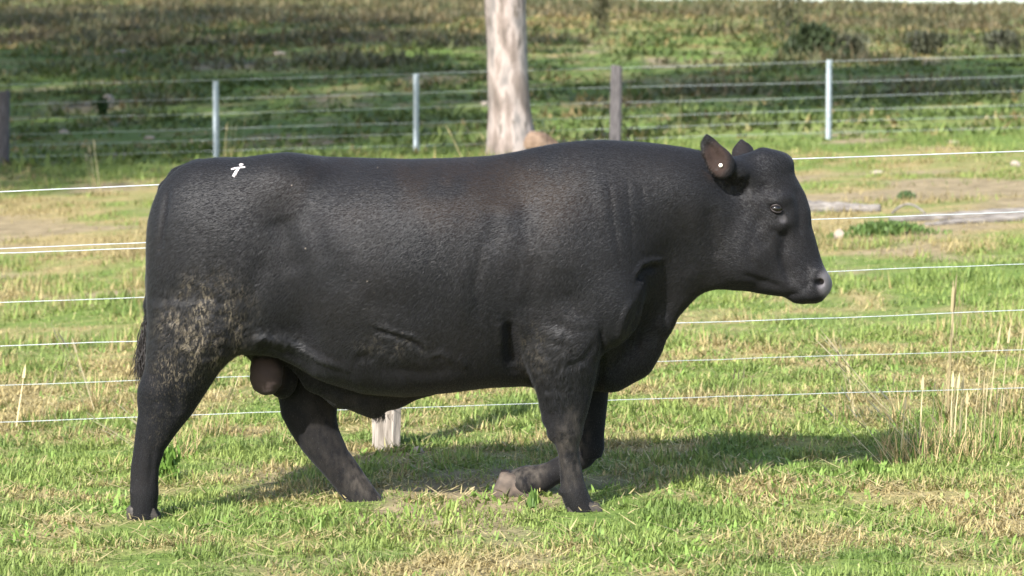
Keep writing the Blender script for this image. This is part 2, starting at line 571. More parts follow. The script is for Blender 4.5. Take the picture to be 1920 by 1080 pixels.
# ------------------------------------------------------------------ gum trees
def bark_mat():
    m, nt, N, L, B = new_mat('gum_bark')
    tc = N.new('ShaderNodeTexCoord')

    def noise(sc, st, det=5):
        mp = N.new('ShaderNodeMapping'); mp.inputs['Scale'].default_value = st
        L.new(tc.outputs['Object'], mp.inputs[0])
        n = N.new('ShaderNodeTexNoise'); n.inputs['Scale'].default_value = sc; n.inputs['Detail'].default_value = det
        L.new(mp.outputs[0], n.inputs['Vector']); return n.outputs[0]

    def ramp(s, pts):
        r = N.new('ShaderNodeValToRGB')
        for k, (p, c) in enumerate(pts):
            e = r.color_ramp.elements[k] if k < 2 else r.color_ramp.elements.new(p)
            e.position = p; e.color = (*c, 1)
        L.new(s, r.inputs[0]); return r.outputs[0]
    base = ramp(noise(2.6, (2.2, 2.2, .7)), [(.36, (.12, .096, .082)), (.46, (.205, .165, .145)), (.55, (.32, .272, .25)), (.66, (.16, .145, .137))])
    fl = ramp(noise(7, (1.4, 1.4, .5), 3), [(.60, (0, 0, 0)), (.68, (1, 1, 1))])
    mx = N.new('ShaderNodeMix'); mx.data_type = 'RGBA'
    L.new(fl, mx.inputs[0]); L.new(base, mx.inputs[6]); mx.inputs[7].default_value = (.12, .10, .085, 1)
    L.new(mx.outputs[2], B.inputs['Base Color'])
    B.inputs['Roughness'].default_value = .85
    b = N.new('ShaderNodeBump'); b.inputs['Strength'].default_value = .7; b.inputs['Distance'].default_value = .04
    L.new(noise(5, (2, 2, .6)), b.inputs['Height']); L.new(b.outputs[0], B.inputs['Normal'])
    return m


M_BARK = bark_mat()


def limb_tubes(root, height, r0, seed, limbs, lean):
    """trunk and limbs as one branching mesh; returns mesh data and limb ends"""
    r = random.Random(seed)
    V = []; Fc = []; ends = []

    def add(pts, rad, seg):
        v, f = tube(pts, rad, seg, cap=True, jitter=.07, rnd=r)
        o = len(V); V.extend(v); Fc.extend([tuple(i + o for i in q) for q in f])
    n = 34
    pts = []; rad = []
    for i in range(n):
        t = i / (n - 1)
        pts.append(np.array([root[0] + lean[0] * t * height + .10 * math.sin(t * 7 + seed), root[1] + lean[1] * t * height + .1 * math.cos(t * 6), root[2] - .3 + t * (height + .3)]))
        rad.append(r0 * (1 - .62 * t) * (1 + .40 * math.exp(-t * 30)) * (1 + .05 * math.sin(t * 23 + seed)))
    pts[0][0] = pts[1][0]; pts[0][1] = pts[1][1]
    add(pts, rad, 22)
    for k in range(limbs):
        t = r.uniform(.42, .98); i = int(t * (n - 1)); p = pts[i]
        a = 2.4 * k + r.uniform(-.4, .4); ln = r.uniform(2.6, 4.6) * (1.2 - .45 * t) * height / 13
        q = []; rr = []
        for j in range(7):
            s = j / 6
            q.append(p + np.array([math.cos(a) * ln * s, math.sin(a) * ln * s, ln * (.35 * s + .55 * s * s)]) + np.array([r.uniform(-.1, .1) * s, r.uniform(-.1, .1) * s, 0]))
            rr.append(rad[i] * .5 * (1 - .8 * s) + .015)
        add(q, rr, 8)
        ends += [q[3], q[4], q[5], q[6]]
    ends += [pts[-1], pts[-3]]
    return V, Fc, ends


def crown_mesh(ends, seed, leaves, spread):
    r = np.random.default_rng(seed)
    E_ = np.array(ends)
    cl = []
    for e in E_:
        for k in range(4):
            cl.append(e + r.normal(size=3) * np.array([.75, .75, .5]) * spread)
    cl = np.array(cl)
    c = cl[r.integers(0, len(cl), leaves)] + r.normal(size=(leaves, 3)) * np.array([.42, .42, .34])
    L_ = .16 + .12 * r.random(leaves); w_ = .04 + .03 * r.random(leaves)
    d = r.normal(size=(leaves, 3)); d[:, 2] = -np.abs(d[:, 2]) - .4; d /= np.linalg.norm(d, axis=1)[:, None]
    s = np.cross(d, r.normal(size=(leaves, 3))); s /= np.linalg.norm(s, axis=1)[:, None]
    V = np.stack([c, c + d * (L_ * .45)[:, None] + s * w_[:, None], c + d * L_[:, None], c + d * (L_ * .45)[:, None] - s * w_[:, None]], 1).reshape(-1, 3)
    col = np.repeat(np.array([.065, .10, .04])[None] * (.6 + .8 * r.random(leaves))[:, None], 4, 0)
    return V, np.arange(leaves * 4).reshape(-1, 4), col


def crown_obj(V, Fq, col, parent):
    org = np.array(parent_world(parent))
    me = bpy.data.meshes.new('crown')
    me.vertices.add(len(V)); me.vertices.foreach_set('co', (V - org).ravel())
    me.loops.add(Fq.size); me.loops.foreach_set('vertex_index', Fq.ravel().astype(np.int32))
    me.polygons.add(len(Fq)); me.polygons.foreach_set('loop_start', np.arange(0, Fq.size, 4, dtype=np.int32))
    me.update()
    ca = me.color_attributes.new('col', 'FLOAT_COLOR', 'POINT')
    ca.data.foreach_set('color', np.concatenate([col, np.ones((len(col), 1))], 1).astype(np.float32).ravel())
    me.materials.append(M_LEAF)
    o = link(bpy.data.objects.new('crown', me)); o.parent = parent
    return o


def gum_tree(x, y, height, r0, seed, limbs, leaves, spread, label, lean=(0, 0), group=None):
    z = gz1(x, y)
    root = empty('gum_tree', (x, y, z))
    V, Fc, ends = limb_tubes((x, y, z), height, r0, seed, limbs, lean)
    mesh_obj('trunk', V, Fc, M_BARK, root)
    crown_obj(*crown_mesh(ends, seed, leaves, spread), root)
    tag(root, label, 'tree', group)
    return root


tp = PX(960, 290, 35.6)
gum_tree(tp[0], 35.6, 15.0, .30, 3, 20, 26000, 1.3, 'pale barked gum tree trunk standing by the far fence', lean=(-.004, .0))
SHADE = [(-13.5, 25.0, 17, 5), (-9.5, 31, 17, 6), (-12.0, 41, 18, 8), (-14.5, 51, 18, 9), (-17.5, 27, 16, 10), (-18, 35, 17, 12), (-21, 46, 17, 13), (-15.5, 61, 17, 14), (-19, 71, 18, 15), (-26, 63, 18, 16), (-29, 76, 18, 17)]
for (x, y, hh, sd) in SHADE:
    gum_tree(x, y, hh, .34, sd, 15, 22000, 1.5, 'gum tree left of the picture that shades the hillside', group='shade trees along the left side')



# ------------------------------------------------------------------ logs, stones, weeds, tufts
M_LOG = noise_mat('grey_fallen_timber', (.11, .098, .088), (.25, .23, .21), 5, rough=.9, stretch=(1, 8, 8), bump=.8, bscale=8, bdist=.03)
M_STONE = noise_mat('pale_stone', (.22, .185, .15), (.36, .31, .26), 9, rough=.9, bump=.5, bdist=.02)
M_RUST = noise_mat('orange_brown_rock', (.11, .072, .05), (.22, .155, .11), 6, rough=.95, bump=.8, bdist=.03)


def ground_at_px(px, py):
    """march the view ray of a pixel onto the ground"""
    a = PX(px, py, 1.0) - np.array([0, 0, CAM_Z])
    Y = np.linspace(8, 140, 6000)
    P = a[None] * Y[:, None] + np.array([0, 0, CAM_Z])
    dz = P[:, 2] - ground(P[:, 0], P[:, 1])
    i = int(np.argmax(dz < 0))
    return P[i]


def fallen(name, px0, py0, px1, py1, r0, r1, label, cat, seed, bend=.05, mat=None, arch=0.0):
    a = ground_at_px(px0, py0); b = ground_at_px(px1, py1)
    rr = random.Random(seed)
    n = 16; pts = []; rad = []
    for i in range(n):
        t = i / (n - 1)
        p = a + (b - a) * t
        p = p + np.array([0, rr.uniform(-bend, bend) * .3 + bend * math.sin(t * 5), 0])
        r = r0 + (r1 - r0) * t
        p[2] = gz1(p[0], p[1]) + r * .55 + arch * math.sin(math.pi * t)
        pts.append(p); rad.append(r * (1 + rr.uniform(-.12, .12)))
    V, Fc = tube(pts, rad, 11, jitter=.22, rnd=rr)
    o = mesh_obj(name, V, Fc, mat or M_LOG, origin=(a[0], a[1], gz1(a[0], a[1])))
    return tag(o, label, cat)


fallen('fallen_log', 1668, 417, 2080, 398, .03, .085, 'long grey fallen log lying at the right edge behind the fence', 'log', 1, .04)
fallen('fallen_log', 1735, 424, 1980, 408, .02, .055, 'thinner pale fallen log lying just below the long grey log', 'log', 2, .05)
fallen('fallen_log', 1480, 399, 1650, 396, .085, .04, 'short weathered log on the ground right of the bull\'s face', 'log', 3, .03)
fallen('fallen_branch', 1672, 402, 1735, 402, .014, .010, 'small arched dry branch between the two fallen logs', 'branch', 4, .02, arch=.09)
fallen('fallen_branch', 1030, 284, 1200, 276, .03, .018, 'pale dry branch lying beside the foot of the gum tree', 'branch', 6, .05, arch=.03)


def rock(px, py, w, h, seed, label, mat, name='stone', cat='stone', group=None, peak=1.0):
    p = ground_at_px(px, py)
    rr = np.random.default_rng(seed)
    bm = bmesh.new()
    bmesh.ops.create_icosphere(bm, subdivisions=3, radius=1.0)
    ph = rr.random(9) * 6
    pl = rr.normal(size=(9, 3)); pl /= np.linalg.norm(pl, axis=1)[:, None]
    V = np.array([v.co[:] for v in bm.verts]); Fc = [[v.index for v in f.verts] for f in bm.faces]
    bm.free()
    r = np.ones(len(V))
    for k in range(9):
        d = V @ pl[k]
        r = np.minimum(r, np.where(d > .05, (.72 + .2 * rr.random()) / np.maximum(d, .05), 9))
    V = V * r[:, None]
    V = V * np.array([w / 2, w / 2 * .8, h * .62]) + np.array([p[0], p[1], gz1(p[0], p[1]) + h * .3])
    o = mesh_obj(name, V, Fc, mat, origin=(p[0], p[1], gz1(p[0], p[1])), smooth=False)
    return tag(o, label, cat, group)


rock(1006, 293, .66, .40, 4, 'orange brown pointed rock leaning on the gum tree foot', M_RUST, 'rock', 'rock')
rock(1574, 449, .10, .10, 2, 'pale stone in green grass right of the bull\'s muzzle', M_STONE)
rock(1645, 326, .16, .05, 3, 'flat cream stone on dry ground above the logs', M_STONE)
rock(1904, 312, .13, .08, 4, 'white stone at the right edge just under the top wire', M_STONE)
rock(1787, 270, .20, .05, 5, 'small flat pale stone below the far fence on the right', M_STONE)
rock(228, 100, .42, .09, 6, 'flat pale stone high on the shaded hill at left', M_STONE)
rock(524, 104, .32, .10, 7, 'pale stone on the shaded hill above the steel posts', M_STONE)
rock(203, 190, .26, .15, 8, 'grey stone in the sunny strip left of the first steel post', M_STONE)
rock(120, 250, .16, .07, 9, 'small grey stone on the slope near the left timber post', M_STONE)
rock(280, 261, .18, .06, 10, 'low stone on dark soil left of the first steel post', M_STONE)
rock(908, 197, .15, .07, 11, 'small stone just left of the gum trunk', M_STONE)
rock(785, 850, .055, .035, 12, 'tiny white stone in the grass beside the pale timber post', M_STONE)


def leafy(px, py, w, h, n, ll, seed, label, color, name='weed_clump', cat='weed', group=None, upright=.5):
    """low leafy plant: many small leaf blades around a few stems"""
    p = ground_at_px(px, py)
    r = np.random.default_rng(seed)
    m = n
    lob = r.normal(size=(max(3, n // 60), 2)) * (.24 if n > 400 else .05)
    pick = r.integers(0, len(lob), m)
    u = lob[pick] + r.normal(size=(m, 2)) * (.16 if n > 400 else .10)
    hh = r.random(m) ** .8 * np.clip(1.15 - (u ** 2).sum(1) * 2.2, .15, 1)
    x = p[0] + u[:, 0] * w; y = p[1] + u[:, 1] * w * .7
    z = ground(x, y) + hh * h * .85
    col = np.array(color)[None] * (.55 + .8 * r.random(m))[:, None]
    o = strips_mesh(name, np.stack([x, y, z], 1) - np.array([[p[0], p[1], p[2]]]), r.random(m) * 6.28, ll * (.6 + .8 * r.random(m)), ll * (.3 + .25 * r.random(m)),
                    (1 - upright) * r.random(m), .5 * r.random(m), col, M_LEAF)
    o.location = Vector(p)
    return tag(o, label, cat, group)


leafy(1660, 440, .66, .10, 1500, .045, 1, 'dark green leafy weed clump in front of the fallen logs', (.10, .165, .042))
leafy(1697, 374, .34, .06, 260, .045, 2, 'small bluish green weed behind the arched branch', (.085, .145, .055))
leafy(1522, 108, 1.1, .75, 900, .16, 3, 'dark green round bush on the slope above the right steel post', (.050, .070, .032), 'bush', 'bush')
leafy(193, 216, .40, .30, 320, .08, 4, 'small dark bush on the shaded slope near the left timber post', (.03, .06, .02), 'bush', 'bush')
leafy(1470, 70, 1.2, 1.9, 520, .13, 5, 'tall dark shrub at the brow of the hill right of centre', (.085, .085, .045), 'bush', 'bush')
leafy(1128, 62, .9, 1.2, 300, .13, 6, 'thin dark shrub on the brow right of the gum trunk', (.09, .09, .05), 'bush', 'bush')
leafy(1600, 106, 1.4, .45, 300, .14, 15, 'low dark shrub right of the round bush above the far fence', (.075, .08, .05), 'bush', 'bush')
leafy(1735, 104, 1.8, .5, 380, .14, 16, 'wide dark shrub on the slope between the round bush and the right edge', (.075, .08, .05), 'bush', 'bush')
leafy(1880, 100, 1.6, .5, 340, .14, 17, 'dark shrub at the right edge above the far fence', (.075, .08, .05), 'bush', 'bush')
leafy(318, 905, .22, .13, 110, .055, 7, 'bright green broad weed beside the near hind leg', (.13, .23, .045), upright=.8)
leafy(1000, 962, .08, .05, 14, .05, 8, 'fresh weed leaves in front of the lifted forefoot', (.15, .25, .06), upright=.9)
leafy(1620, 890, .2, .05, 60, .035, 9, 'fresh green weed at the lower edge of the shadow', (.14, .22, .05), upright=.8)


def stalk_tuft(px, py, stalks, seed, label, spread=.12, hmax=.6, lean=(0, 0), blades_n=120, group=None, width=.010):
    """tuft of tall dry grass: flat blades at the foot and thin seed stalks"""
    p = ground_at_px(px, py)
    r = np.random.default_rng(seed)
    m = blades_n
    th = r.random(m) * 6.28; rr = spread * np.sqrt(r.random(m))
    P1 = np.stack([rr * np.cos(th), rr * np.sin(th), -.01 * np.ones(m)], 1)
    col1 = np.array([.42, .33, .16])[None] * (.55 + .7 * r.random(m))[:, None]
    gsel = r.random(m) < .4
    col1[gsel] = np.array([.12, .20, .04])[None] * (.6 + .7 * r.random(gsel.sum()))[:, None]
    h1 = hmax * (.15 + .35 * r.random(m))
    w1 = np.full(m, .006); a1 = r.random(m) * 6.28; l1 = r.random(m) * .6; c1 = r.random(m) * .6
    k = stalks
    P2 = np.stack([r.normal(size=k) * spread * .5, r.normal(size=k) * spread * .5, -.01 * np.ones(k)], 1)
    ang = math.atan2(lean[1], lean[0]) + r.normal(size=k) * .35
    ln = math.hypot(*lean)
    h2 = hmax * (.7 + .35 * r.random(k))
    col2 = np.array([.60, .50, .29])[None] * (.75 + .4 * r.random(k))[:, None]
    # seed heads: short fat blades set at the top of each stalk
    l2 = ln * (.8 + .4 * r.random(k)); c2 = .08 * r.random(k)
    th3 = np.minimum((l2 + c2 * .8 * .6) * 1.2, 1.52)
    tx = h2 * .8 * np.sin(th3)
    tz = h2 * .8 * np.cos(th3)
    P3 = P2 + np.stack([np.cos(ang) * tx, np.sin(ang) * tx, tz], 1)
    P = np.concatenate([P1, P2, P3]); A = np.concatenate([a1, ang, ang])
    o = strips_mesh('dry_grass_tuft', P, A, np.concatenate([h1, h2, h2 * .22]), np.concatenate([w1, np.full(k, width), np.full(k, width * 1.9)]),
                    np.concatenate([l1, l2, l2]), np.concatenate([c1, c2, c2]), np.concatenate([col1, col2, col2 * .9]), M_GRASS)
    o.location = Vector((p[0], p[1], gz1(p[0], p[1])))
    return tag(o, label, 'grass tuft', group)


stalk_tuft(1775, 800, 14, 1, 'tallest upright dry grass stalks near the right edge', .05, .72, (.03, 0), 50)
stalk_tuft(1745, 862, 18, 2, 'wide tangle of dead grass at the right end of the shadow', .24, .40, (-.6, .05), 260)
stalk_tuft(1815, 838, 26, 3, 'pinkish dry grass tangle below the tallest stalks at the right edge', .36, .34, (.05, 0), 520)
stalk_tuft(1690, 800, 12, 4, 'long dry stalks leaning left below the bull\'s muzzle', .05, .60, (-.60, .05), 40)
stalk_tuft(1590, 790, 6, 21, 'thin dry stalks between the muzzle and the leaning stalks', .12, .42, (-.2, 0), 40)
stalk_tuft(1880, 780, 9, 22, 'wispy dry stems behind the tangle at the right edge', .12, .60, (.1, 0), 50)
stalk_tuft(80, 800, 6, 23, 'short dry stems by the left edge under the lowest wire', .12, .36, (.2, 0), 50)
stalk_tuft(1385, 790, 7, 5, 'few thin dry stalks right of the brisket', .08, .34, (.1, 0), 40)
stalk_tuft(185, 770, 5, 6, 'thin dry stalk leaning left near the left edge', .05, .52, (-.35, 0), 40)
stalk_tuft(330, 858, 8, 7, 'straw stalks leaning over behind the near hind leg', .10, .45, (-.85, 0), 60)
stalk_tuft(420, 820, 6, 8, 'dry stalks between the two hind legs', .12, .34, (.3, 0), 70)
stalk_tuft(560, 800, 5, 14, 'dry stalks just behind the far hind leg', .1, .34, (.35, 0), 60)
stalk_tuft(430, 300, 9, 9, 'dry grass tuft at the foot of the first steel post', .14, .60, (.05, 0), 60, width=.012)
stalk_tuft(178, 352, 7, 10, 'pale dry stalks below the shaded slope at left', .12, .62, (-.1, 0), 40, width=.012)
stalk_tuft(905, 300, 14, 11, 'dry straw tuft at the left foot of the gum tree', .22, .55, (-.4, 0), 80, width=.014)
stalk_tuft(800, 940, 10, 12, 'heap of dry straw between far hind foot and lifted forefoot', .09, .12, (.8, 0), 200)
stalk_tuft(1275, 255, 5, 13, 'single dry stalk group on the slope behind the near ear', .08, .8, (0, 0), 30, width=.012)


# ------------------------------------------------------------------ the bull
BY = 10.35                      # depth of the bull's mid plane
MPP = BY / F_PX                 # metres per pixel there


def bp(px, py, yo=0.0):
    return PX(px, py, BY + yo)


class Field:
    def __init__(self, lo, hi, vs):
        self.lo = np.array(lo); self.vs = vs
        self.n = np.ceil((np.array(hi) - self.lo) / vs).astype(int)
        self.ax = [self.lo[i] + vs * np.arange(self.n[i]) for i in range(3)]
        self.D = np.full(self.n, .5, dtype=np.float32)

    def box(self, lo, hi):
        s = []
        for i in range(3):
            a = max(0, int((lo[i] - self.lo[i]) / self.vs)); b = min(self.n[i], int((hi[i] - self.lo[i]) / self.vs) + 2)
            s.append(slice(a, max(a, b)))
        g = (self.ax[0][s[0]][:, None, None].astype(np.float32), self.ax[1][s[1]][None, :, None].astype(np.float32), self.ax[2][s[2]][None, None, :].astype(np.float32))
        return tuple(s), g

    def add(self, d, s, k):
        a = self.D[s]
        h = np.maximum(k - np.abs(a - d), 0) / k
        self.D[s] = np.minimum(a, d) - h * h * k * .25

    def sub(self, d, s, k):
        a = self.D[s]; b = -d
        h = np.maximum(k - np.abs(a - b), 0) / k
        self.D[s] = np.maximum(a, b) + h * h * k * .25

    def ell(self, c, r, k=.04, axes=None, cut=False):
        c = np.array(c); r = np.array(r, dtype=float); m = r.max() + k + .03
        s, (x, y, z) = self.box(c - m, c + m)
        x = x - c[0]; y = y - c[1]; z = z - c[2]
        if axes is not None:
            A = np.array(axes)
            x, y, z = (A[0][0] * x + A[0][1] * y + A[0][2] * z, A[1][0] * x + A[1][1] * y + A[1][2] * z, A[2][0] * x + A[2][1] * y + A[2][2] * z)
        k0 = np.sqrt((x / r[0]) ** 2 + (y / r[1]) ** 2 + (z / r[2]) ** 2)
        k1 = np.sqrt((x / r[0] ** 2) ** 2 + (y / r[1] ** 2) ** 2 + (z / r[2] ** 2) ** 2) + 1e-6
        d = (k0 * (k0 - 1) / k1).astype(np.float32)
        (self.sub if cut else self.add)(d, s, k)

    def cone(self, a, b, ra, rb, k=.03, sy=1.0, cut=False):
        a = np.array(a); b = np.array(b); m = max(ra, rb) * max(1, sy) + k + .03
        s, (x, y, z) = self.box(np.minimum(a, b) - m, np.maximum(a, b) + m)
        ab = b - a; L2 = float(ab @ ab) + 1e-9
        t = np.clip(((x - a[0]) * ab[0] + (y - a[1]) * ab[1] + (z - a[2]) * ab[2]) / L2, 0, 1)
        d = np.sqrt((x - a[0] - ab[0] * t) ** 2 + ((y - a[1] - ab[1] * t) / sy) ** 2 + (z - a[2] - ab[2] * t) ** 2) - (ra + (rb - ra) * t)
        (self.sub if cut else self.add)((d * min(1, sy)).astype(np.float32), s, k)

    def chain(self, pts, k=.03, sy=1.0):
        for (p, r), (q, r2) in zip(pts[:-1], pts[1:]):
            self.cone(p, q, r, r2, k, sy)


def table(rows, grid, blur):
    """smooth interpolation of station rows (first column is the key) on a fine grid"""
    rows = np.array(sorted(rows), dtype=float)
    fine = np.linspace(rows[0, 0], rows[-1, 0], 600)
    out = []
    kk = np.exp(-.5 * (np.arange(-60, 61) / max(blur, .5)) ** 2); kk /= kk.sum()
    for c in range(1, rows.shape[1]):
        v = np.interp(fine, rows[:, 0], rows[:, c])
        vp = np.concatenate([2 * v[0] - v[60:0:-1], v, 2 * v[-1] - v[-2:-62:-1]])
        v = np.convolve(vp, kk, mode='valid')
        out.append(np.interp(grid, fine, v))
    return out


def build_bull_field(vs):
    lo = bp(215, 1010, -.62); hi = bp(1600, 235, .55)
    f = Field((lo[0], BY - .56, -.10), (hi[0], BY + .56, 1.50), vs)
    zpx = lambda py: bp(960, py)[2]
    xpx = lambda px: bp(px, 500)[0]
    # trunk and neck, vertical stations: px, top row, bottom row, half width, bottom narrowing
    st = [(277, 500, 560, .05, 0), (283, 432, 610, .13, 0), (292, 398, 640, .19, 0), (305, 362, 655, .235, 0), (320, 338, 662, .26, .05), (345, 314, 665, .285, .1), (372, 302, 665, .30, .1),
          (410, 298, 662, .31, .1), (460, 296.5, 655, .315, .1), (505, 293, 655, .325, .1), (545, 289, 668, .335, .1), (580, 291, 690, .35, .2), (620, 294.5, 715, .365, .12), (680, 297, 735, .385, .13),
          (760, 298.5, 742, .395, .13), (850, 297, 732, .39, .14), (920, 293, 724, .375, .18), (980, 288, 722, .36, .30), (1040, 282, 728, .34, .44), (1090, 280.5, 733, .315, .4),
          (1130, 279, 731, .285, .55), (1165, 277, 718, .255, .68), (1190, 276.5, 704, .235, .76), (1210, 276.5, 686, .225, .80), (1225, 277, 662, .215, .78), (1236, 277.5, 628, .21, .68), (1250, 278, 600, .205, .55),
          (1268, 279, 579, .197, .4), (1290, 281, 560, .187, .3), (1320, 286, 541, .172, .25), (1350, 294, 533, .155, .2), (1380, 306, 525, .13, .2), (1405, 330, 505, .09, .1)]
    rows = [(xpx(a), zpx(b), zpx(c), w, e) for a, b, c, w, e in st]
    s, (x, y, z) = f.box((rows[0][0], f.ax[1][0], 0), (rows[-1][0], f.ax[1][-1], 1.6))
    T, B_, Wd, E_ = [v[:, None, None].astype(np.float32) for v in table(rows, x.ravel(), 2.2)]
    zn = (z - B_) / (T - B_)
    g = 1 - E_ * (1 - smoothstep(.0, .62, zn).astype(np.float32))
    g = g * (1 - .10 * smoothstep(.72, 1.0, zn).astype(np.float32))
    w = np.maximum(Wd * g, .02)
    c = (T + B_) / 2; h = (T - B_) / 2
    n = (2.3 + 1.0 * (1 - smoothstep(.30, .58, zn)) * (smoothstep(xpx(560), xpx(640), x) * (1 - smoothstep(xpx(980), xpx(1060), x)))).astype(np.float32)
    q = ((np.abs(y - BY) / w) ** n + (np.abs(z - c) / h) ** n + 1e-9) ** (1 / n)
    f.add(((q - 1) * np.minimum(w, h) * .9).astype(np.float32), s, .01)

    def leg(rows_, k, blur=3.0):
        """horizontal stations: row, centre px, half length px, half thickness m, offset m"""
        r2 = []
        for (py, cx, rx, ry, yo) in rows_:
            p = bp(cx, py, yo); r2.append((p[2], p[0], rx * (BY + yo) / F_PX, ry, BY + yo))
        zs = [r[0] for r in r2]
        s, (x, y, z) = f.box((f.ax[0][0], f.ax[1][0], min(zs)), (f.ax[0][-1], f.ax[1][-1], max(zs)))
        CX, RX, RY, CY = [v[None, None, :].astype(np.float32) for v in table(r2, z.ravel(), blur)]
        q = np.sqrt(((x - CX) / RX) ** 2 + ((y - CY) / RY) ** 2)
        f.add(((q - 1) * np.minimum(RX, RY)).astype(np.float32), s, k)

    for sd in (-1, 1):
        o = lambda v: sd * v
        # shoulder, its point and upper arm
        f.ell(bp(1085, 510, o(.225)), (.22, .115, .30), .16)
        f.ell(bp(1135, 570, o(.235)), (.135, .105, .165), .06)
        f.ell(bp(1062, 612, o(.245)), (.155, .115, .16), .05)
        # ribs and loin fullness
        f.ell(bp(800, 490, o(.20)), (.50, .20, .30), .16)
        # rump and thigh
        f.ell(bp(395, 450, o(.19)), (.22, .13, .26), .16)
        f.ell(bp(368, 555, o(.215)), (.185, .115, .26), .06)
        f.ell(bp(470, 560, o(.22)), (.16, .09, .20), .10)
        f.ell(bp(530, 350, o(.19)), (.12, .09, .08), .15)      # hip bone
        f.ell(bp(1130, 360, o(.12)), (.34, .12, .14), .16)      # crest muscle
    # near hind leg
    leg([(505, 385, 30, .03, -.17), (535, 375, 64, .09, -.20), (565, 369, 86, .118, -.222), (613, 368, 92, .125, -.225), (640, 366, 91, .125, -.22), (668, 357, 82, .12, -.215), (694, 343, 71, .112, -.21), (731, 325, 66, .098, -.205), (752, 318, 60, .086, -.20),
         (776, 311, 52, .074, -.20), (812, 293.5, 40.5, .060, -.20), (845, 280, 31, .050, -.20), (878, 272, 27.5, .046, -.20), (905, 270, 28, .047, -.20),
         (925, 269, 29.5, .052, -.20), (945, 268, 28, .053, -.20), (962, 267, 28, .053, -.20), (978, 268, 31, .055, -.20)], .035, 2.0)
    # far hind leg
    leg([(540, 440, 110, .12, .20), (600, 490, 100, .12, .20), (650, 535, 88, .115, .20), (700, 562, 72, .108, .195), (743, 577, 57, .092, .19), (780, 579, 52, .078, .19), (804, 588, 48, .070, .19),
         (845, 610, 43, .058, .19), (890, 646, 39, .050, .19), (915, 666, 38, .050, .19), (935, 682, 38, .053, .19), (953, 692, 36, .055, .19)], .04, 2.0)
    # near fore leg
    leg([(545, 1075, 25, .03, -.18), (580, 1068, 50, .08, -.22), (615, 1062, 66, .108, -.245), (660, 1056, 68, .110, -.245), (692, 1055, 65, .104, -.24), (721, 1057, 56, .094, -.235), (745, 1058, 50, .084, -.235), (769, 1058, 45, .075, -.23), (795, 1059, 37, .066, -.23),
         (815, 1061, 33, .062, -.23), (832, 1063, 25, .052, -.23), (850, 1066, 21.5, .043, -.23), (875, 1070, 22, .040, -.23), (900, 1073, 24, .043, -.23), (922, 1077, 27, .052, -.23), (940, 1083, 28, .052, -.23), (958, 1093, 30, .053, -.23), (972, 1098, 33, .055, -.23)], .03, 2.0)
    f.ell(bp(1029, 786, -.23), (.022, .03, .026), .02)
    f.ell(bp(1036, 815, -.23), (.020, .03, .024), .02)
    # far fore leg, bent at the knee with the foot lifted behind it
    leg([(600, 1090, 70, .10, .22), (660, 1092, 62, .10, .22), (710, 1094, 50, .09, .215), (760, 1097, 42, .078, .21), (800, 1100, 36, .068, .21), (840, 1103, 30, .06, .21), (856, 1102, 26, .055, .21)], .03, 2.0)
    yo = .21
    f.chain([(bp(1103, 838, yo), .060), (bp(1090, 853, yo), .056), (bp(1052, 879, yo), .049), (bp(1015, 897, yo), .052), (bp(988, 905, yo), .064), (bp(966, 909, yo), .058)], .02)
    for (dx_, dy_, yo_) in ((246, 921, -.18), (246, 921, -.225), (1053, 921, -.21), (1053, 921, -.25), (655, 922, .17), (655, 922, .215), (990, 936, .19), (990, 936, .235)):
        f.ell(bp(dx_, dy_, yo_), (.016, .012, .016), .012)          # dew claws
    # sheath, flank fold and scrotum
    f.chain([(bp(540, 668), .025), (bp(590, 712), .036), (bp(640, 738), .045), (bp(690, 752), .048), (bp(740, 742), .04), (bp(800, 726), .02)], .05)
    f.cone(bp(700, 748), bp(706, 771), .036, .022, .04)
    f.cone(bp(497, 640, -.02), bp(500, 690, -.03), .05, .058, .04)
    f.ell(bp(499, 703, -.055), (.066, .058, .082), .015)
    f.ell(bp(529, 708, .045), (.062, .056, .084), .015)
    for sd in (-1, 1):
        f.cone(bp(470, 612, sd * .2), bp(600, 668, sd * .17), .05, .07, .07)
    # dewlap ridge and brisket
    f.chain([(bp(1320, 515), .035), (bp(1268, 556), .035), (bp(1236, 605), .038), (bp(1214, 650), .040), (bp(1196, 676), .042), (bp(1150, 700), .05)], .05)
    # tail
    f.chain([(bp(372, 318), .04), (bp(338, 334), .042), (bp(317, 356), .036), (bp(302, 402), .030), (bp(291, 460), .027), (bp(285, 520), .024), (bp(281, 570), .022), (bp(279, 625), .020)], .02)

    # ---- head, lofted along its own axis
    A = np.array([1425., 330.]); d2 = np.array([.43, .903]); e2 = np.array([.903, -.43])
    hst = [(-40, 18, 30, .03), (-33, -2, 36, .065), (-16, -38, 52, .098), (4, -68, 57, .116), (30, -96, 58.5, .128), (66, -124, 60, .134), (98, -146, 56, .131), (127, -158, 46.5, .120), (145, -158, 44.5, .110), (157, -147, 43, .103), (178, -122, 40, .094),
           (197, -98, 37.5, .088), (210, -78, 37, .086), (223, -57, 38, .087), (234, -50, 37.5, .086), (244, -44, 33, .080), (252, -30, 25, .068), (259, -10, 8, .04)]
    o3 = bp(A[0], A[1]); ex = bp(A[0] + e2[0] * 100, A[1] + e2[1] * 100) - o3; dx_ = bp(A[0] + d2[0] * 100, A[1] + d2[1] * 100) - o3
    sc = np.linalg.norm(dx_) / 100
    dv = dx_ / np.linalg.norm(dx_); ev = np.cross(np.array([0, 1.0, 0]), dv)
    if ev @ ex < 0: ev = -ev
    s, (x, y, z) = f.box(bp(1250, 600, -.35), bp(1600, 250, .35))
    X, Y_, Z = x - o3[0], y - o3[1], z - o3[2]
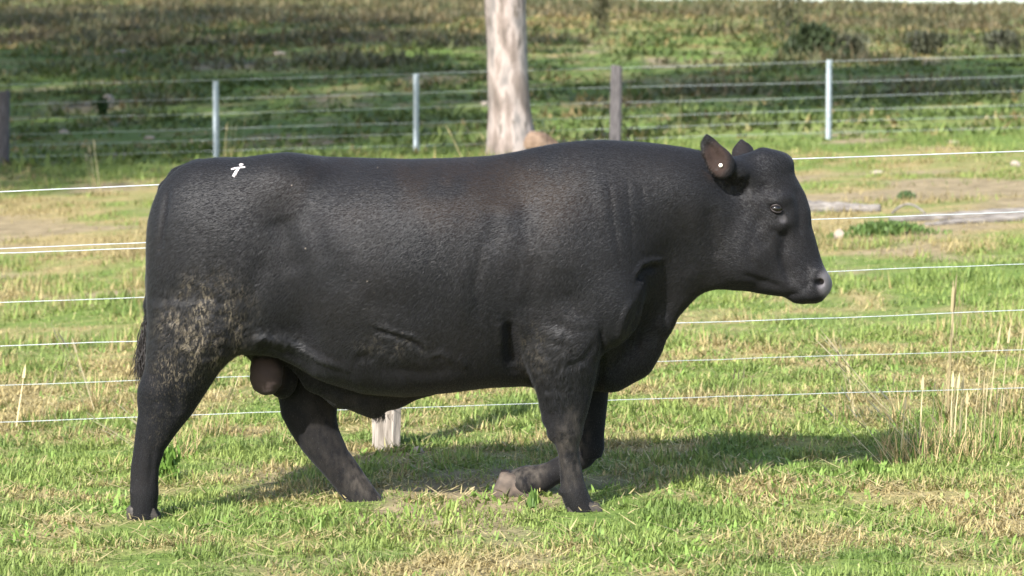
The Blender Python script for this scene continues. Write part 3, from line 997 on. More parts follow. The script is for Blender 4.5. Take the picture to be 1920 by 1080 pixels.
    tt = (X * dv[0] + Z * dv[2]) / sc + 0 * Y_; ee = (X * ev[0] + Z * ev[2]) / sc + 0 * Y_
    ks = np.linspace(-40, 259, 300)
    LO, HI, HW = table([(a, b, c_, w_) for a, b, c_, w_ in hst], ks, 5)
    ti = np.clip(tt, -40, 259)
    lo_ = np.interp(ti, ks, LO) * sc; hi_ = np.interp(ti, ks, HI) * sc; hw = np.interp(ti, ks, HW)
    em = ee * sc; cc = (lo_ + hi_) / 2; hh = np.maximum((hi_ - lo_) / 2, .01)
    u = (em - cc) / hh
    hwm = hw * (1 - .22 * smoothstep(-.2, -1.0, u)) * (1 - .10 * smoothstep(.3, 1.0, u))
    q = ((np.abs(Y_) / hwm) ** 2.5 + np.abs(u) ** 2.5 + 1e-9) ** (1 / 2.5)
    dd = (q - 1) * np.minimum(hh, hwm)
    over = np.maximum(np.maximum(-40 - tt, tt - 259), 0) * sc
    f.add((np.where(over > 0, np.maximum(dd, 0) + over, dd)).astype(np.float32), s, .045)
    f.ell(bp(1425, 318), (.10, .10, .055), .05)
    f.ell(bp(1446, 302), (.075, .085, .035), .05)                         # poll
    for sd in (-1, 1):
        yo = lambda v: sd * v
        f.ell(bp(1395, 470, yo(.075)), (.105, .055, .115), .05)          # cheek
        f.ell(bp(1458, 372, yo(.10)), (.052, .036, .026), .03)           # brow
        f.ell(bp(1450, 420, yo(.088)), (.05, .03, .03), .04)             # cheek bone
        f.ell(bp(1530, 520, yo(.052)), (.046, .036, .045), .025)         # muzzle wing
        f.ell(bp(1512, 553, yo(.03)), (.05, .05, .016), .02)             # upper lip
        # ears: a scooped leaf on a short stalk
        if sd < 0:
            base, mid, tip = bp(1385, 322, -.135), bp(1343, 294, -.215), bp(1327, 256, -.225)
        else:
            base, mid, tip = bp(1400, 312, .13), bp(1393, 284, .20), bp(1389, 262, .215)
        f.cone(bp(1408, 335, yo(.075)), base, .05, .036, .04)
        f.cone(base, mid * .6 + base * .4, .032, .024, .02)
        f.cone(bp(1372, 316, yo(.10)), bp(1425, 312, yo(.045)), .036, .045, .05)
    a1 = bp(1326, 253) - bp(1368, 326); L1 = np.linalg.norm(a1); a1 /= L1
    a2 = np.cross(a1, [0, 1.0, 0]); a2 /= np.linalg.norm(a2); a3 = np.cross(a1, a2)
    ec = bp(1345, 292, -.205)
    f.ell(bp(1352, 305, -.197), (.064, .050, .022), .012, (a1, a2, a3))
    f.ell(bp(1336, 284, -.208), (.058, .036, .018), .02, (a1, a2, a3))
    f.cone(bp(1334, 282, -.208), bp(1326, 256, -.214), .020, .007, .02)
    f.ell(bp(1347, 302, -.236), (.062, .038, .032), .012, (a1, a2, a3), cut=True)
    f.ell(bp(1335, 279, -.240), (.045, .022, .030), .012, (a1, a2, a3), cut=True)
    b1 = bp(1389, 258) - bp(1396, 300); b1 /= np.linalg.norm(b1)
    b2 = np.cross(b1, [0, 1.0, 0]); b2 /= np.linalg.norm(b2); b3 = np.cross(b1, b2)
    f.ell(bp(1394, 290, .185), (.050, .046, .020), .012, (b1, b2, b3))
    f.cone(bp(1392, 284, .19), bp(1390, 265, .20), .026, .008, .02)
    f.ell(bp(1396, 306, .165), (.06, .045, .025), .02, (b1, b2, b3))
    # cuts: nostrils, mouth, eye sockets, jowl line
    for sd in (-1, 1):
        f.cone(bp(1541, 527, sd * .052), bp(1534, 533, sd * .10), .012, .014, .012, cut=True)
        f.cone(bp(1491, 549, sd * .10), bp(1520, 556, sd * .085), .006, .004, .008, cut=True)
        f.ell(bp(1455, 391, sd * .140), (.025, .016, .016), .012, cut=True)
        f.ell(bp(1492, 455, sd * .125), (.05, .022, .045), .04, cut=True)
    return f


def strokes_list():
    """hide folds and muscle lines: polyline in frame pixels, width in px, depth in mm (minus is a crease)"""
    return [
        ([(1143, 330), (1152, 400), (1160, 470), (1166, 500)], 4, -2), ([(1153, 335), (1163, 405), (1172, 470)], 8, 1.5),
        ([(1178, 330), (1184, 400), (1190, 480)], 4, -2.2), ([(1190, 350), (1196, 420), (1204, 480)], 8, 1.5),
        ([(1205, 345), (1212, 378)], 4, -3), ([(1128, 330), (1136, 420)], 12, 3),
        ([(1192, 520), (1205, 495), (1222, 488), (1246, 488)], 5, 9), ([(1198, 530), (1212, 505), (1240, 500)], 8, -14),
        ([(1205, 560), (1190, 610), (1176, 660)], 9, -12), ([(1186, 560), (1168, 600), (1160, 640)], 5, 6),
        ([(1222, 560), (1204, 615), (1196, 660)], 6, -8),
        ([(955, 600), (957, 640), (962, 690)], 11, -24), ([(940, 600), (945, 650)], 9, 8), ([(975, 590), (985, 640), (990, 680)], 9, 10),
        ([(905, 470), (893, 540), (900, 600)], 9, -5), ([(920, 470), (912, 540)], 12, 2), ([(1128, 610), (1133, 650), (1128, 700), (1118, 740)], 6, -16),
        ([(1030, 600), (1070, 620), (1120, 620)], 9, -5), ([(1060, 690), (1098, 672), (1120, 640)], 6, -5),
        ([(1060, 540), (1080, 580), (1110, 600)], 14, -6), ([(1010, 470), (1000, 540), (980, 590)], 16, -8),
        ([(470, 640), (500, 632), (545, 640), (600, 672), (650, 690)], 7, 12), ([(490, 652), (540, 662), (600, 700)], 9, -10),
        ([(700, 606), (735, 618), (780, 630), (812, 656)], 5, 6), ([(700, 616), (735, 628), (776, 641), (806, 664)], 5, -8), ([(670, 676), (690, 664), (700, 680)], 8, -9), ([(805, 668), (830, 660), (848, 676)], 6, 6), ([(860, 668), (875, 690)], 7, 5), ([(720, 690), (790, 700), (860, 690)], 12, -6),
        ([(520, 400), (538, 450), (560, 520)], 26, -13), ([(610, 420), (650, 500), (710, 570)], 45, 7), ([(985, 350), (990, 450), (962, 560)], 22, -8), ([(1062, 380), (1052, 520)], 36, 6), ([(640, 620), (740, 640), (860, 660)], 24, -5), ([(870, 480), (862, 560), (872, 620)], 14, 4), ([(285, 690), (292, 730), (300, 765)], 8, -9), ([(266, 800), (258, 870), (256, 915)], 4, -5), ([(288, 830), (282, 905)], 5, -4), ([(930, 380), (925, 470)], 20, -4), ([(500, 470), (470, 560), (455, 640)], 18, -9), ([(560, 380), (600, 440), (620, 500)], 22, -6),
        ([(400, 500), (420, 580)], 16, -5), ([(318, 350), (310, 400), (300, 470)], 5, -7),
        ([(620, 480), (700, 560), (820, 600)], 30, -6), ([(1345, 340), (1355, 352), (1372, 360)], 4, -8), ([(1368, 340), (1382, 352), (1392, 338)], 4, -8), ([(1360, 335), (1374, 348)], 3, 7), ([(1385, 335), (1400, 345), (1406, 330)], 4, -8),
        ([(1350, 355), (1372, 367), (1392, 362), (1404, 345)], 5, -10), ([(1405, 440), (1410, 490), (1440, 520)], 10, -6),
        ([(1462, 470), (1475, 510), (1490, 535)], 7, -6), ([(1440, 395), (1455, 404), (1468, 404)], 3, 5), ([(1442, 382), (1455, 379), (1468, 388)], 3, 6), ([(1466, 406), (1474, 416)], 4, -6),
        ([(1496, 345), (1503, 400), (1500, 445)], 9, -10), ([(1425, 400), (1420, 440), (1440, 470)], 12, -7), ([(1478, 430), (1470, 480), (1480, 530)], 9, -8), ([(1445, 430), (1475, 445)], 6, -6), ([(1425, 345), (1445, 360), (1470, 362)], 9, -7), ([(1400, 360), (1420, 380), (1432, 400)], 9, 5), ([(1390, 515), (1430, 528), (1470, 540)], 6, -7), ([(1512, 500), (1520, 530), (1505, 545)], 6, -5), ([(1528, 505), (1545, 508)], 4, 4), ([(1476, 552), (1500, 552)], 3, -5),
        ([(1262, 380), (1290, 470), (1300, 520)], 22, -7), ([(1330, 380), (1340, 440), (1350, 490)], 14, -8),
        ([(290, 735), (300, 790)], 7, 6), ([(325, 720), (330, 780)], 10, -7), ([(1052, 812), (1058, 800)], 8, 5), ([(1030, 770), (1035, 800)], 5, -7),
        ([(1080, 860), (1085, 910)], 5, -4), ([(1060, 860), (1065, 910)], 4, 3),
    ]


def hide_mat(hairs=False):
    m, nt, N, L, B = new_mat('black_coat' if hairs else 'black_hide')
    tc = N.new('ShaderNodeTexCoord')

    def noise(sc, st=(1, 1, 1), det=5, rot=0.0):
        mp = N.new('ShaderNodeMapping'); mp.inputs['Scale'].default_value = st; mp.inputs['Rotation'].default_value = (0, rot, 0)
        L.new(tc.outputs['Object'], mp.inputs[0])
        n = N.new('ShaderNodeTexNoise'); n.inputs['Scale'].default_value = sc; n.inputs['Detail'].default_value = det
        L.new(mp.outputs[0], n.inputs['Vector']); return n.outputs[0]

    def mr(s, a, b, c=0., d=1.):
        r = N.new('ShaderNodeMapRange'); r.inputs[1].default_value = a; r.inputs[2].default_value = b; r.inputs[3].default_value = c; r.inputs[4].default_value = d
        L.new(s, r.inputs[0]); return r.outputs[0]

    def math_(op, a, b):
        n = N.new('ShaderNodeMath'); n.operation = op
        for i, v in enumerate((a, b)):
            if isinstance(v, (int, float)): n.inputs[i].default_value = v
            else: L.new(v, n.inputs[i])
        return n.outputs[0]

    def mix(fac, a, b):
        x_ = N.new('ShaderNodeMix'); x_.data_type = 'RGBA'
        L.new(fac, x_.inputs[0])
        for k, c in ((6, a), (7, b)):
            if isinstance(c, tuple): x_.inputs[k].default_value = (*c, 1)
            else: L.new(c, x_.inputs[k])
        return x_.outputs[2]

    def attr(n_):
        a = N.new('ShaderNodeAttribute'); a.attribute_name = n_; return a.outputs['Fac']
    base = mix(mr(noise(3.2, det=3), .35, .68), (.0058, .0062, .0078), (.0115, .0102, .0102))
    base = mix(mr(noise(60, (1, 1, 3.0), 4, .6), .3, .75), base, (.0115, .0116, .0128))
    base = mix(attr('bleach'), base, (.019, .0135, .0105))
    # mud clods on the thigh, sheath and elbow
    vo = N.new('ShaderNodeTexVoronoi'); vo.inputs['Scale'].default_value = 105
    mpv = N.new('ShaderNodeMapping'); mpv.inputs['Scale'].default_value = (1.2, 1.2, .5); L.new(tc.outputs['Object'], mpv.inputs[0]); L.new(mpv.outputs[0], vo.inputs['Vector'])
    clod = mr(vo.outputs['Distance'], .36, .2)
    mud = math_('MULTIPLY', attr('mud'), math_('MULTIPLY', clod, mr(noise(24, det=4), .36, .56)))
    base = mix(mud, base, (.12, .10, .075))
    # flecks of dust
    v2 = N.new('ShaderNodeTexVoronoi'); v2.inputs['Scale'].default_value = 16; L.new(tc.outputs['Object'], v2.inputs['Vector'])
    fleck = math_('MULTIPLY', mr(v2.outputs['Distance'], .075, .04), mr(noise(4, det=2), .56, .62))
    if hairs:
        base = mix(mr(attr('rnd'), .45, 1.0), base, (.0210, .0220, .0262))
        hm = math_('MULTIPLY', attr('mud'), math_('MULTIPLY', mr(noise(105, (1, 1, .4), 2), .50, .57), mr(noise(17, (1, 1, .6), 3), .40, .58)))
        base = mix(hm, base, (.19, .16, .115))
    base = mix(math_('MULTIPLY', fleck, attr('coat')), base, (.26, .22, .18))
    dust = math_('MULTIPLY', attr('dust'), mr(noise(40, (1, 1, .5)), .35, .7))
    base = mix(dust, base, (.11, .095, .08))
    base = mix(attr('skin'), base, (.050, .037, .034))
    base = mix(attr('inner'), base, (.034, .023, .020))
    base = mix(attr('nose_highlight'), base, (.115, .108, .115))
    L.new(base, B.inputs['Base Color'])
    rg = math_('SUBTRACT', .56 if hairs else .8, math_('MULTIPLY', attr('nose_highlight'), .22))
    L.new(rg, B.inputs['Roughness'])
    B.inputs['Specular IOR Level'].default_value = .36 if hairs else .08
    B.inputs['Sheen Weight'].default_value = .06
    B.inputs['Sheen Roughness'].default_value = .45
    B.inputs['Sheen Tint'].default_value = (.85, .88, 1.0, 1)
    h = math_('ADD', math_('MULTIPLY', noise(75, (1, 1, 1.0), 4, .65), .8), math_('MULTIPLY', noise(14, (1, 1, 1.0), 4, .4), 1.1))
    h = math_('ADD', h, math_('MULTIPLY', math_('MULTIPLY', clod, attr('mud')), 1.6))
    b = N.new('ShaderNodeBump'); b.inputs['Strength'].default_value = .10; b.inputs['Distance'].default_value = .004
    L.new(h, b.inputs['Height'])
    if hairs:
        na = N.new('ShaderNodeAttribute'); na.attribute_name = 'coat_normal'
        L.new(na.outputs['Vector'], B.inputs['Normal'])
    else:
        L.new(b.outputs[0], B.inputs['Normal'])
    return m


def blob(px, py, cx, cy, rx, ry, soft=.35):
    q = np.sqrt(((px - cx) / rx) ** 2 + ((py - cy) / ry) ** 2)
    return 1 - smoothstep(1 - soft, 1 + soft, q)


def build_bull():
    vs = .0075
    f = build_bull_field(vs)
    g = openvdb.FloatGrid(.5)
    g.copyFromArray(f.D)
    pts, tris, quads = g.convertToPolygons(0.0)
    V = np.array(pts, dtype=np.float64) * vs + f.lo
    Fq = np.array(quads, dtype=np.int64)
    me = bpy.data.meshes.new('body')
    # orientation: outward normals
    a, b_, c = V[Fq[:, 0]], V[Fq[:, 1]], V[Fq[:, 2]]
    if np.mean(np.einsum('ij,ij->i', np.cross(b_ - a, c - a), (a - np.array([0, BY, .85])) * np.array([.2, 1, 1]))) < 0:
        Fq = Fq[:, ::-1]
    # light relaxation of the voxel surface
    E_ = np.concatenate([Fq[:, [0, 1]], Fq[:, [1, 2]], Fq[:, [2, 3]], Fq[:, [3, 0]]])
    cnt = np.zeros(len(V)); np.add.at(cnt, E_[:, 0], 1); np.add.at(cnt, E_[:, 1], 1)

    def relax(V, n, lam=.5, mu=-.52):
        for it in range(n):
            for l_ in (lam, mu):
                acc = np.zeros_like(V)
                for ax in range(3):
                    acc[:, ax] = np.bincount(E_[:, 0], V[E_[:, 1], ax], len(V)) + np.bincount(E_[:, 1], V[E_[:, 0], ax], len(V))
                V = V + l_ * (acc / cnt[:, None] - V)
        return V

    def normals(V):
        fn = np.cross(V[Fq[:, 2]] - V[Fq[:, 0]], V[Fq[:, 3]] - V[Fq[:, 1]])
        Nn = np.zeros_like(V)
        for k in range(4):
            for ax in range(3):
                Nn[:, ax] += np.bincount(Fq[:, k], fn[:, ax], len(V))
        return Nn / (np.linalg.norm(Nn, axis=1)[:, None] + 1e-12)
    V = relax(V, 5)

    def to_px(V, mirror=True):
        """mid-plane pixel coordinates of the surface as seen side on"""
        X, Yd, Z = V[:, 0], np.where(V[:, 1] > BY, 2 * BY - V[:, 1], V[:, 1]) if mirror else V[:, 1], V[:, 2] - CAM_Z
        zc = Yd * CP - Z * SP
        return 960 + F_PX * X / zc, 540 - F_PX * (Yd * SP + Z * CP) / zc
    Nn = normals(V)
    qx, qy = to_px(V)
    disp = np.zeros(len(V))
    facing = smoothstep(.15, .5, np.abs(Nn[:, 1]))
    for pts_, wd, mm in strokes_list():
        best = np.full(len(V), 1e9); P_ = np.array(pts_, dtype=float); tot = len(P_) - 1
        par = np.zeros(len(V))
        for i in range(tot):
            ab = P_[i + 1] - P_[i]
            t = np.clip(((qx - P_[i][0]) * ab[0] + (qy - P_[i][1]) * ab[1]) / (ab @ ab), 0, 1)
            d = np.hypot(qx - P_[i][0] - ab[0] * t, qy - P_[i][1] - ab[1] * t)
            m = d < best; best[m] = d[m]; par[m] = (i + t[m]) / tot
        fade = smoothstep(0, .2, par) * (1 - smoothstep(.8, 1, par)) * .75 + .25
        disp += mm * .001 * np.exp(-(best / wd) ** 2) * facing * fade
    # slow unevenness of the flesh and shaggy relief
    disp += (fbm(V[:, 0] * 1.0 + Nn[:, 1] * .1, V[:, 2], .24, 3, 2) - .5) * .011
    rough = blob(qx, qy, 385, 610, 95, 90, .6) + .6 * blob(qx, qy, 740, 650, 70, 30, .6) + blob(qx, qy, 1040, 690, 55, 70) + blob(qx, qy, 500, 640, 70, 20)
    disp += (fbm(V[:, 0] * 1.6, V[:, 2], .022, 13, 2) - .5) * .012 * np.clip(rough, 0, 1) * facing
    disp += (fbm(V[:, 0] * .35, V[:, 2] + V[:, 1] * .2, .016, 23, 2) - .5) * .008 * blob(qx, qy, 500, 700, 45, 45, .3) * (qy > 655)
    V = V + Nn * disp[:, None]
    V = relax(V, 1)

    base_xy = (-.10, BY)
    bz = gz1(*base_xy)
    root = empty('bull', (base_xy[0], base_xy[1], bz))
    tag(root, 'big black bull walking to the right with muddy thighs', 'bull')
    org = np.array(root.location)
    def att(name, v):
        ATT[name] = np.clip(v, 0, 1)
    ATT = {}
    qx, qy = to_px(V)
    near = V[:, 1] < BY + .05
    mud = blob(qx, qy, 395, 600, 70, 75, .6) * .85 + blob(qx, qy, 355, 660, 60, 80, .6) * .5 + blob(qx, qy, 320, 760, 45, 110, .6) * .22 + blob(qx, qy, 735, 645, 55, 22, .6) * .22 + blob(qx, qy, 1000, 660, 30, 50, .6) * .3
    att('mud', mud)
    att('bleach', (blob(qx, qy, 830, 350, 260, 75, .6) * .8 + blob(qx, qy, 1010, 380, 60, 60, .6) * .5) * smoothstep(.3, .6, fbm(V[:, 0], V[:, 2], .18, 33, 3)))
    att('coat', blob(qx, qy, 640, 420, 420, 220, .2))
    dust = blob(qx, qy, 1075, 840, 30, 70, .5) * .45 + blob(qx, qy, 690, 915, 50, 40, .5) * .5 + blob(qx, qy, 985, 900, 40, 40, .5) * .6 + blob(qx, qy, 640, 830, 90, 110, .5) * .15
    att('dust', dust * (qy > 740))
    att('skin', np.maximum(blob(qx, qy, 492, 706, 40, 36, .25), 0) * (np.abs(V[:, 1] - BY) < .13) * (qy > 672))
    inner = blob(qx, qy, 1343, 300, 24, 34, .35) * (V[:, 1] < BY - .15) * smoothstep(.1, .5, -Nn[:, 1])
    inner = inner + .2 * blob(qx, qy, 1393, 284, 24, 26, .3) * (V[:, 1] > BY + .14)
    att('inner', inner)
    att('nose_highlight', blob(qx, qy, 1553, 532, 18, 26, .4) + .5 * blob(qx, qy, 1468, 411, 7, 8, .4))  # bare muzzle skin, with highlights painted pale there and at the tear duct
    # lie of the coat: back and down on the trunk, down the legs, up the face
    qz = V[:, 2]
    head = smoothstep(1330, 1420, qx) * smoothstep(600, 560, qy)
    legs = smoothstep(640, 720, qy)
    fl = np.stack([-.75 + 0 * qz, 0 * qz, -.62 + 0 * qz], 1)
    fl = fl * (1 - legs)[:, None] + np.array([-.12, 0, -1.0])[None] * legs[:, None]
    fl = fl * (1 - head)[:, None] + np.array([-.75, 0, .35])[None] * head[:, None]
    an = (fbm(V[:, 0], V[:, 2], .22, 5, 2) - .5) * 1.1 + (fbm(V[:, 0], V[:, 2], .02, 9, 2) - .5) * (.10 + 2.2 * np.clip(rough, 0, 1))
    ca_, sa_ = np.cos(an), np.sin(an)
    fl = np.stack([fl[:, 0] * ca_ - fl[:, 2] * sa_, fl[:, 1], fl[:, 0] * sa_ + fl[:, 2] * ca_], 1)
    Nn = normals(V)
    fl = fl - Nn * np.einsum('ij,ij->i', fl, Nn)[:, None]
    fl /= np.linalg.norm(fl, axis=1)[:, None] + 1e-6
    lift = .20 + .12 * (fbm(V[:, 0], V[:, 2], .05, 15, 2)) + .25 * np.clip(rough, 0, 1)
    fl = fl + Nn * lift[:, None]
    fl /= np.linalg.norm(fl, axis=1)[:, None] + 1e-6
    sk = np.maximum.reduce([blob(qx, qy, 499, 706, 52, 44, .3) * (qy > 668), blob(qx, qy, 1553, 534, 20, 30, .4), blob(qx, qy, 1456, 391, 14, 11, .3), inner * .8])
    flen = .8 - .22 * head + .6 * np.clip(rough, 0, 1) - .30 * legs
    # coat hairs: tapering slivers rooted in the hide, part of the same mesh
    r = np.random.default_rng(5)
    nh = 620000
    fa = np.linalg.norm(np.cross(V[Fq[:, 2]] - V[Fq[:, 0]], V[Fq[:, 3]] - V[Fq[:, 1]]), axis=1) * .5
    fy = V[Fq[:, 0], 1] < BY + .05
    wgt = fa * np.where(fy, 1.0, .15); wgt = wgt * np.clip(1 - sk[Fq[:, 0]], 0, 1)
    fi = np.searchsorted(np.cumsum(wgt) / wgt.sum(), r.random(nh))
    fi = np.clip(fi, 0, len(Fq) - 1)
    s_, t_ = r.random(nh)[:, None], r.random(nh)[:, None]

    def lerp(A_):
        A_ = A_ if A_.ndim > 1 else A_[:, None]
        q = Fq[fi]
        return (A_[q[:, 0]] * (1 - s_) + A_[q[:, 1]] * s_) * (1 - t_) + (A_[q[:, 3]] * (1 - s_) + A_[q[:, 2]] * s_) * t_
    R0 = lerp(V); NR = lerp(Nn); NR /= np.linalg.norm(NR, axis=1)[:, None]
    D_ = lerp(fl) + r.normal(size=(nh, 3)) * .12; D_ /= np.linalg.norm(D_, axis=1)[:, None]
    Lh = .019 * lerp(flen)[:, 0] * (.6 + .8 * r.random(nh))
    side = np.cross(D_, NR); side /= np.linalg.norm(side, axis=1)[:, None] + 1e-9
    wh = (.0008 + .0006 * r.random(nh))[:, None]
    R0 = R0 - NR * .0015
    HV = np.stack([R0 - side * wh, R0 + side * wh, R0 + D_ * Lh[:, None]], 1).reshape(-1, 3)
    nv, nq = len(V), len(Fq)
    AV = np.concatenate([V, HV])
    loops = np.concatenate([np.ascontiguousarray(Fq).ravel(), nv + np.arange(nh * 3)]).astype(np.int32)
    starts = np.concatenate([np.arange(nq) * 4, nq * 4 + np.arange(nh) * 3]).astype(np.int32)
    me.vertices.add(len(AV)); me.vertices.foreach_set('co', (AV - org).ravel())
    me.loops.add(len(loops)); me.loops.foreach_set('vertex_index', loops)
    me.polygons.add(len(starts)); me.polygons.foreach_set('loop_start', starts)
    me.polygons.foreach_set('use_smooth', np.ones(len(starts), dtype=bool))
    me.polygons.foreach_set('material_index', np.concatenate([np.zeros(nq), np.ones(nh)]).astype(np.int32))
    me.update()
    for nm_, v_ in ATT.items():
        at = me.attributes.new(nm_, 'FLOAT', 'POINT'); at.data.foreach_set('value', np.concatenate([v_, np.repeat(lerp(v_)[:, 0], 3)]).astype(np.float32))
    rn = r.random(nh)
    at = me.attributes.new('rnd', 'FLOAT', 'POINT'); at.data.foreach_set('value', np.concatenate([np.zeros(nv), np.repeat(rn, 3)]).astype(np.float32))
    # hairs bend the light like the hide under them, each tipped a little its own way
    HN = NR + side * r.normal(size=(nh, 1)) * .16 + D_ * .25 * r.random((nh, 1)); HN /= np.linalg.norm(HN, axis=1)[:, None]
    at = me.attributes.new('coat_normal', 'FLOAT_VECTOR', 'POINT'); at.data.foreach_set('vector', np.concatenate([Nn, np.repeat(HN, 3, 0)]).astype(np.float32).ravel())
    me.materials.append(hide_mat()); me.materials.append(hide_mat(True))
    body = link(bpy.data.objects.new('body', me)); body.parent = root
    # surface lookup from the camera side
    from mathutils.bvhtree import BVHTree
    bvh = BVHTree.FromPolygons(V.tolist(), Fq.tolist())

    def hit(px, py):
        o = Vector((0, 0, CAM_Z)); d = Vector(PX(px, py, 10.0)) - o
        h = bvh.ray_cast(o, d.normalized())
        return (np.array(h[0]), np.array(h[1])) if h[0] is not None else (None, None)

    # eyes
    m_eye, nt, N, L, B = new_mat('eye_gloss')
    B.inputs['Base Color'].default_value = (.006, .005, .005, 1); B.inputs['Roughness'].default_value = .08
    m_lid = noise_mat('eyelid_skin', (.018, .015, .015), (.036, .029, .028), 40, rough=.55)
    for sd in (-1, 1):
        c = bp(1455, 391, sd * .128)
        bm = bmesh.new(); bmesh.ops.create_uvsphere(bm, u_segments=20, v_segments=12, radius=.0195)
        Vv = np.array([v.co[:] for v in bm.verts]) * np.array([1.2, 1, .9]) + c; Ff = [[v.index for v in q.verts] for q in bm.faces]; bm.free()
        eye = mesh_obj('eye', Vv, Ff, m_eye, root)
        for (nm, arc) in (('upper_eyelid', [(-.024, .0035), (-.014, .0125), (0, .0155), (.013, .010), (.025, -.007)]), ('lower_eyelid', [(-.024, .0035), (-.013, -.0085), (0, -.0145), (.013, -.0145), (.025, -.007)])):
            pp = []
            for (u, w_) in arc:
                rr_ = math.hypot(u, w_)
                pp.append(c + np.array([u, sd * (.0175 - 16 * rr_ * rr_), w_]))
            Vt, Ft = tube(np.array(pp), [.0015, .003, .0036, .003, .0015], 8)
            mesh_obj(nm, Vt, Ft, m_lid if nm[0] == 'l' else m_lid, eye)

    # hooves: two claws each
    m_hoof = noise_mat('horn', (.02, .018, .016), (.06, .05, .04), 25, rough=.55, stretch=(1, 1, 3))
    m_hoof2 = noise_mat('dusty_horn', (.045, .037, .032), (.13, .10, .08), 22, rough=.7)

    def hoof(front, back, yo, up, mat, width=.05):
        """front/back: sole end points in px; up: height in m"""
        Vv = []; Ff = []
        fr = bp(front[0], front[1], yo); bk = bp(back[0], back[1], yo)
        ax_ = fr - bk; L_ = np.linalg.norm(ax_); ax_ /= L_
        nz = np.cross(np.array([0, 1.0, 0]), ax_); nz = nz if nz[2] * up > 0 else -nz
        u_ = abs(up)
        for s_ in (-1, 1):
            o_ = len(Vv)
            ring = []
            for k in range(14):
                t = 2 * math.pi * k / 14
                a_ = (.5 + .5 * math.cos(t)); lat = math.sin(t)
                ring.append((a_, lat * (1 - .45 * a_)))
            for lev, (sc_, sh) in enumerate(((.94, 0), (1.02, .10), (1.0, .45), (.86, .88), (.4, 1.06))):
                for (a_, lat) in ring:
                    pos = bk + ax_ * L_ * (.5 + (a_ - .5) * sc_ - .16 * sh) + nz * u_ * sh * (1 if sh < 1 else 1) + np.array([0, s_ * width * .52 + lat * width * .48 * sc_, 0])
                    Vv.append(pos)
            for lev in range(4):
                for k in range(14):
                    k2 = (k + 1) % 14
                    Ff.append((o_ + lev * 14 + k, o_ + lev * 14 + k2, o_ + (lev + 1) * 14 + k2, o_ + (lev + 1) * 14 + k))
            Ff.append(tuple(o_ + k for k in reversed(range(14)))); Ff.append(tuple(o_ + 56 + k for k in range(14)))
        return mesh_obj('hoof', Vv, Ff, mat, root)
    hoof((304, 983), (243, 982), -.20, .075, m_hoof)
    hoof((728, 956), (655, 960), .19, .07, m_hoof)
    hoof((1138, 977), (1068, 977), -.23, .075, m_hoof)
    hoof((916, 941), (941, 881), .21, -.15, m_hoof2, .068)

    # ear tag
    p, nrm = hit(1351, 310)
    if p is not None:
        m_tag = noise_mat('cream_plastic', (.75, .72, .62), (.82, .80, .70), 5, rough=.4)
        bm = bmesh.new(); bmesh.ops.create_cone(bm, cap_ends=True, segments=16, radius1=.0082, radius2=.0074, depth=.006)
        bmesh.ops.bevel(bm, geom=bm.edges[:], offset=.0012, segments=2, affect='EDGES')
        R_ = Vector((-.25, -.95, .1)).to_track_quat('Z', 'Y').to_matrix()
        Vv = [np.array(R_ @ v.co) + p + np.array([0, -.006, 0]) for v in bm.verts]; Ff = [[v.index for v in q.verts] for q in bm.faces]; bm.free()
        t_ = mesh_obj('ear_tag', Vv, Ff, m_tag, root)
        t_['label'] = 'round cream button tag in the near ear'

    # white brand on the hip: a slanted T with a dot above
    m_brand = noise_mat('white_brand_hair', (.30, .27, .265), (.48, .44, .43), 60, rough=.9)

    def mark(pl, wpx):
        Vv = []; Ff = []
        P_ = np.array(pl, dtype=float)
        n = 14
        ts = np.linspace(0, 1, n)
        seg = np.linspace(0, len(P_) - 1, n)
        pts_ = np.stack([np.interp(seg, np.arange(len(P_)), P_[:, 0]), np.interp(seg, np.arange(len(P_)), P_[:, 1])], 1)
        wd = np.interp(seg, np.arange(len(wpx)), wpx)
        tg = np.gradient(pts_, axis=0); tg /= np.linalg.norm(tg, axis=1)[:, None]
        for i in range(n):
            nn = np.array([-tg[i][1], tg[i][0]])
            e = math.sin(math.pi * min(1, max(0.0, (ts[i] * .86 + .07)))) ** .35
            for k in (-1, 0, 1):
                q = pts_[i] + nn * wd[i] * .5 * k * e
                p, nr = hit(q[0], q[1])
                Vv.append(p + nr * (.0035 if k == 0 else .0012))
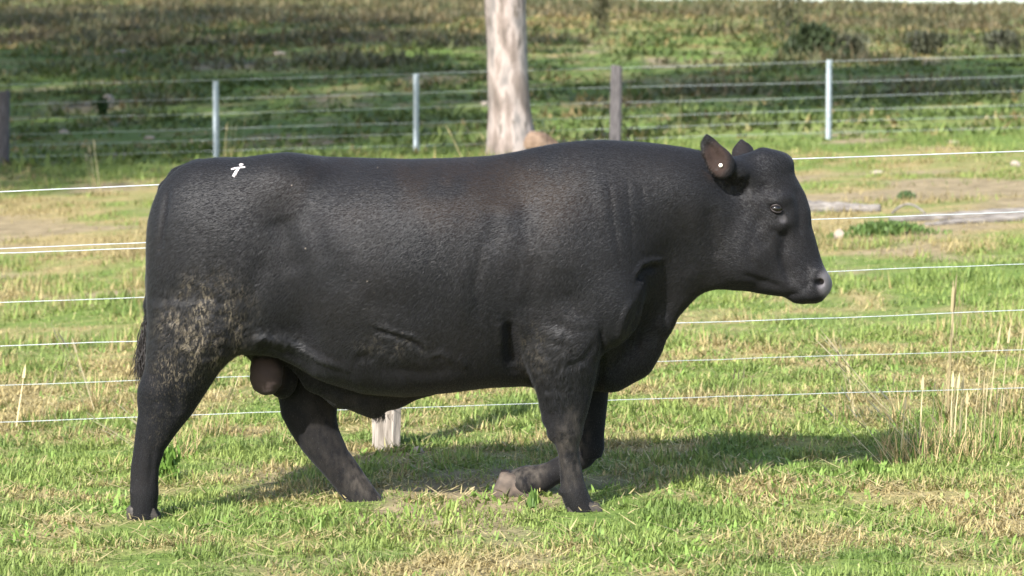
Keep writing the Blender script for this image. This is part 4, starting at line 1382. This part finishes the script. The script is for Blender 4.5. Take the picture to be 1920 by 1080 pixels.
        for i in range(n - 1):
            for k in range(2):
                a_ = i * 3 + k
                Ff.append((a_, a_ + 1, a_ + 4, a_ + 3))
        return Vv, Ff
    Vb = []; Fb = []
    for pl, wp in ((((433, 318), (440, 316), (450, 314.5), (460, 313.5)), (4.5, 3.6, 3.4, 3.6)), (((448.5, 315), (443, 322), (437.5, 332)), (5.6, 5.6, 8)), (((448.5, 309.5), (452, 309), (456.5, 308.5)), (4.2, 5, 4.2))):
        v, f_ = mark(pl, wp); o_ = len(Vb); Vb += v; Fb += [tuple(i + o_ for i in q) for q in f_]
    br = mesh_obj('brand_mark', Vb, Fb, m_brand, root)
    br['label'] = 'white slanted T brand with a dot above it on the hip'

    # hair: tail switch and the fringe of the sheath
    m_hair = noise_mat('black_hair', (.012, .011, .011), (.035, .03, .028), 30, rough=.5)

    def hair(name, n, root_fn, dir_fn, ln, r0, seed, wave):
        r = np.random.default_rng(seed)
        Vv = []; Ff = []
        for i in range(n):
            p = np.array(root_fn(r)); d = np.array(dir_fn(r)); d /= np.linalg.norm(d)
            L_ = ln * (.6 + .6 * r.random()); ph = r.random() * 6
            pts_ = []
            for j in range(5):
                t = j / 4
                pts_.append(p + d * L_ * t + np.array([math.sin(ph + 4 * t), math.cos(ph * 1.7 + 4 * t), 0]) * wave * t + np.array([0, 0, -.25 * L_ * t * t]))
            v, f_ = tube(pts_, [r0, r0, r0 * .9, r0 * .7, r0 * .2], 3, cap=False)
            o_ = len(Vv); Vv += v; Ff += [tuple(a + o_ for a in q) for q in f_]
        return mesh_obj(name, Vv, Ff, m_hair, root)
    h_ = hair('tail_switch', 800, lambda r: bp(278 + r.normal() * 5, 600 + r.random() * 52, r.normal() * .018), lambda r: (r.normal() * .17 - .07, r.normal() * .16, -1), .125, .0018, 1, .020)
    h_['kind'] = 'stuff'
    h_ = hair('sheath_hair', 70, lambda r: bp(708 + r.normal() * 9, 774 + r.random() * 3, r.normal() * .016), lambda r: (r.normal() * .25 + .15, r.normal() * .2, -1), .028, .0013, 2, .004)
    h_['kind'] = 'stuff'
    return root


build_bull()
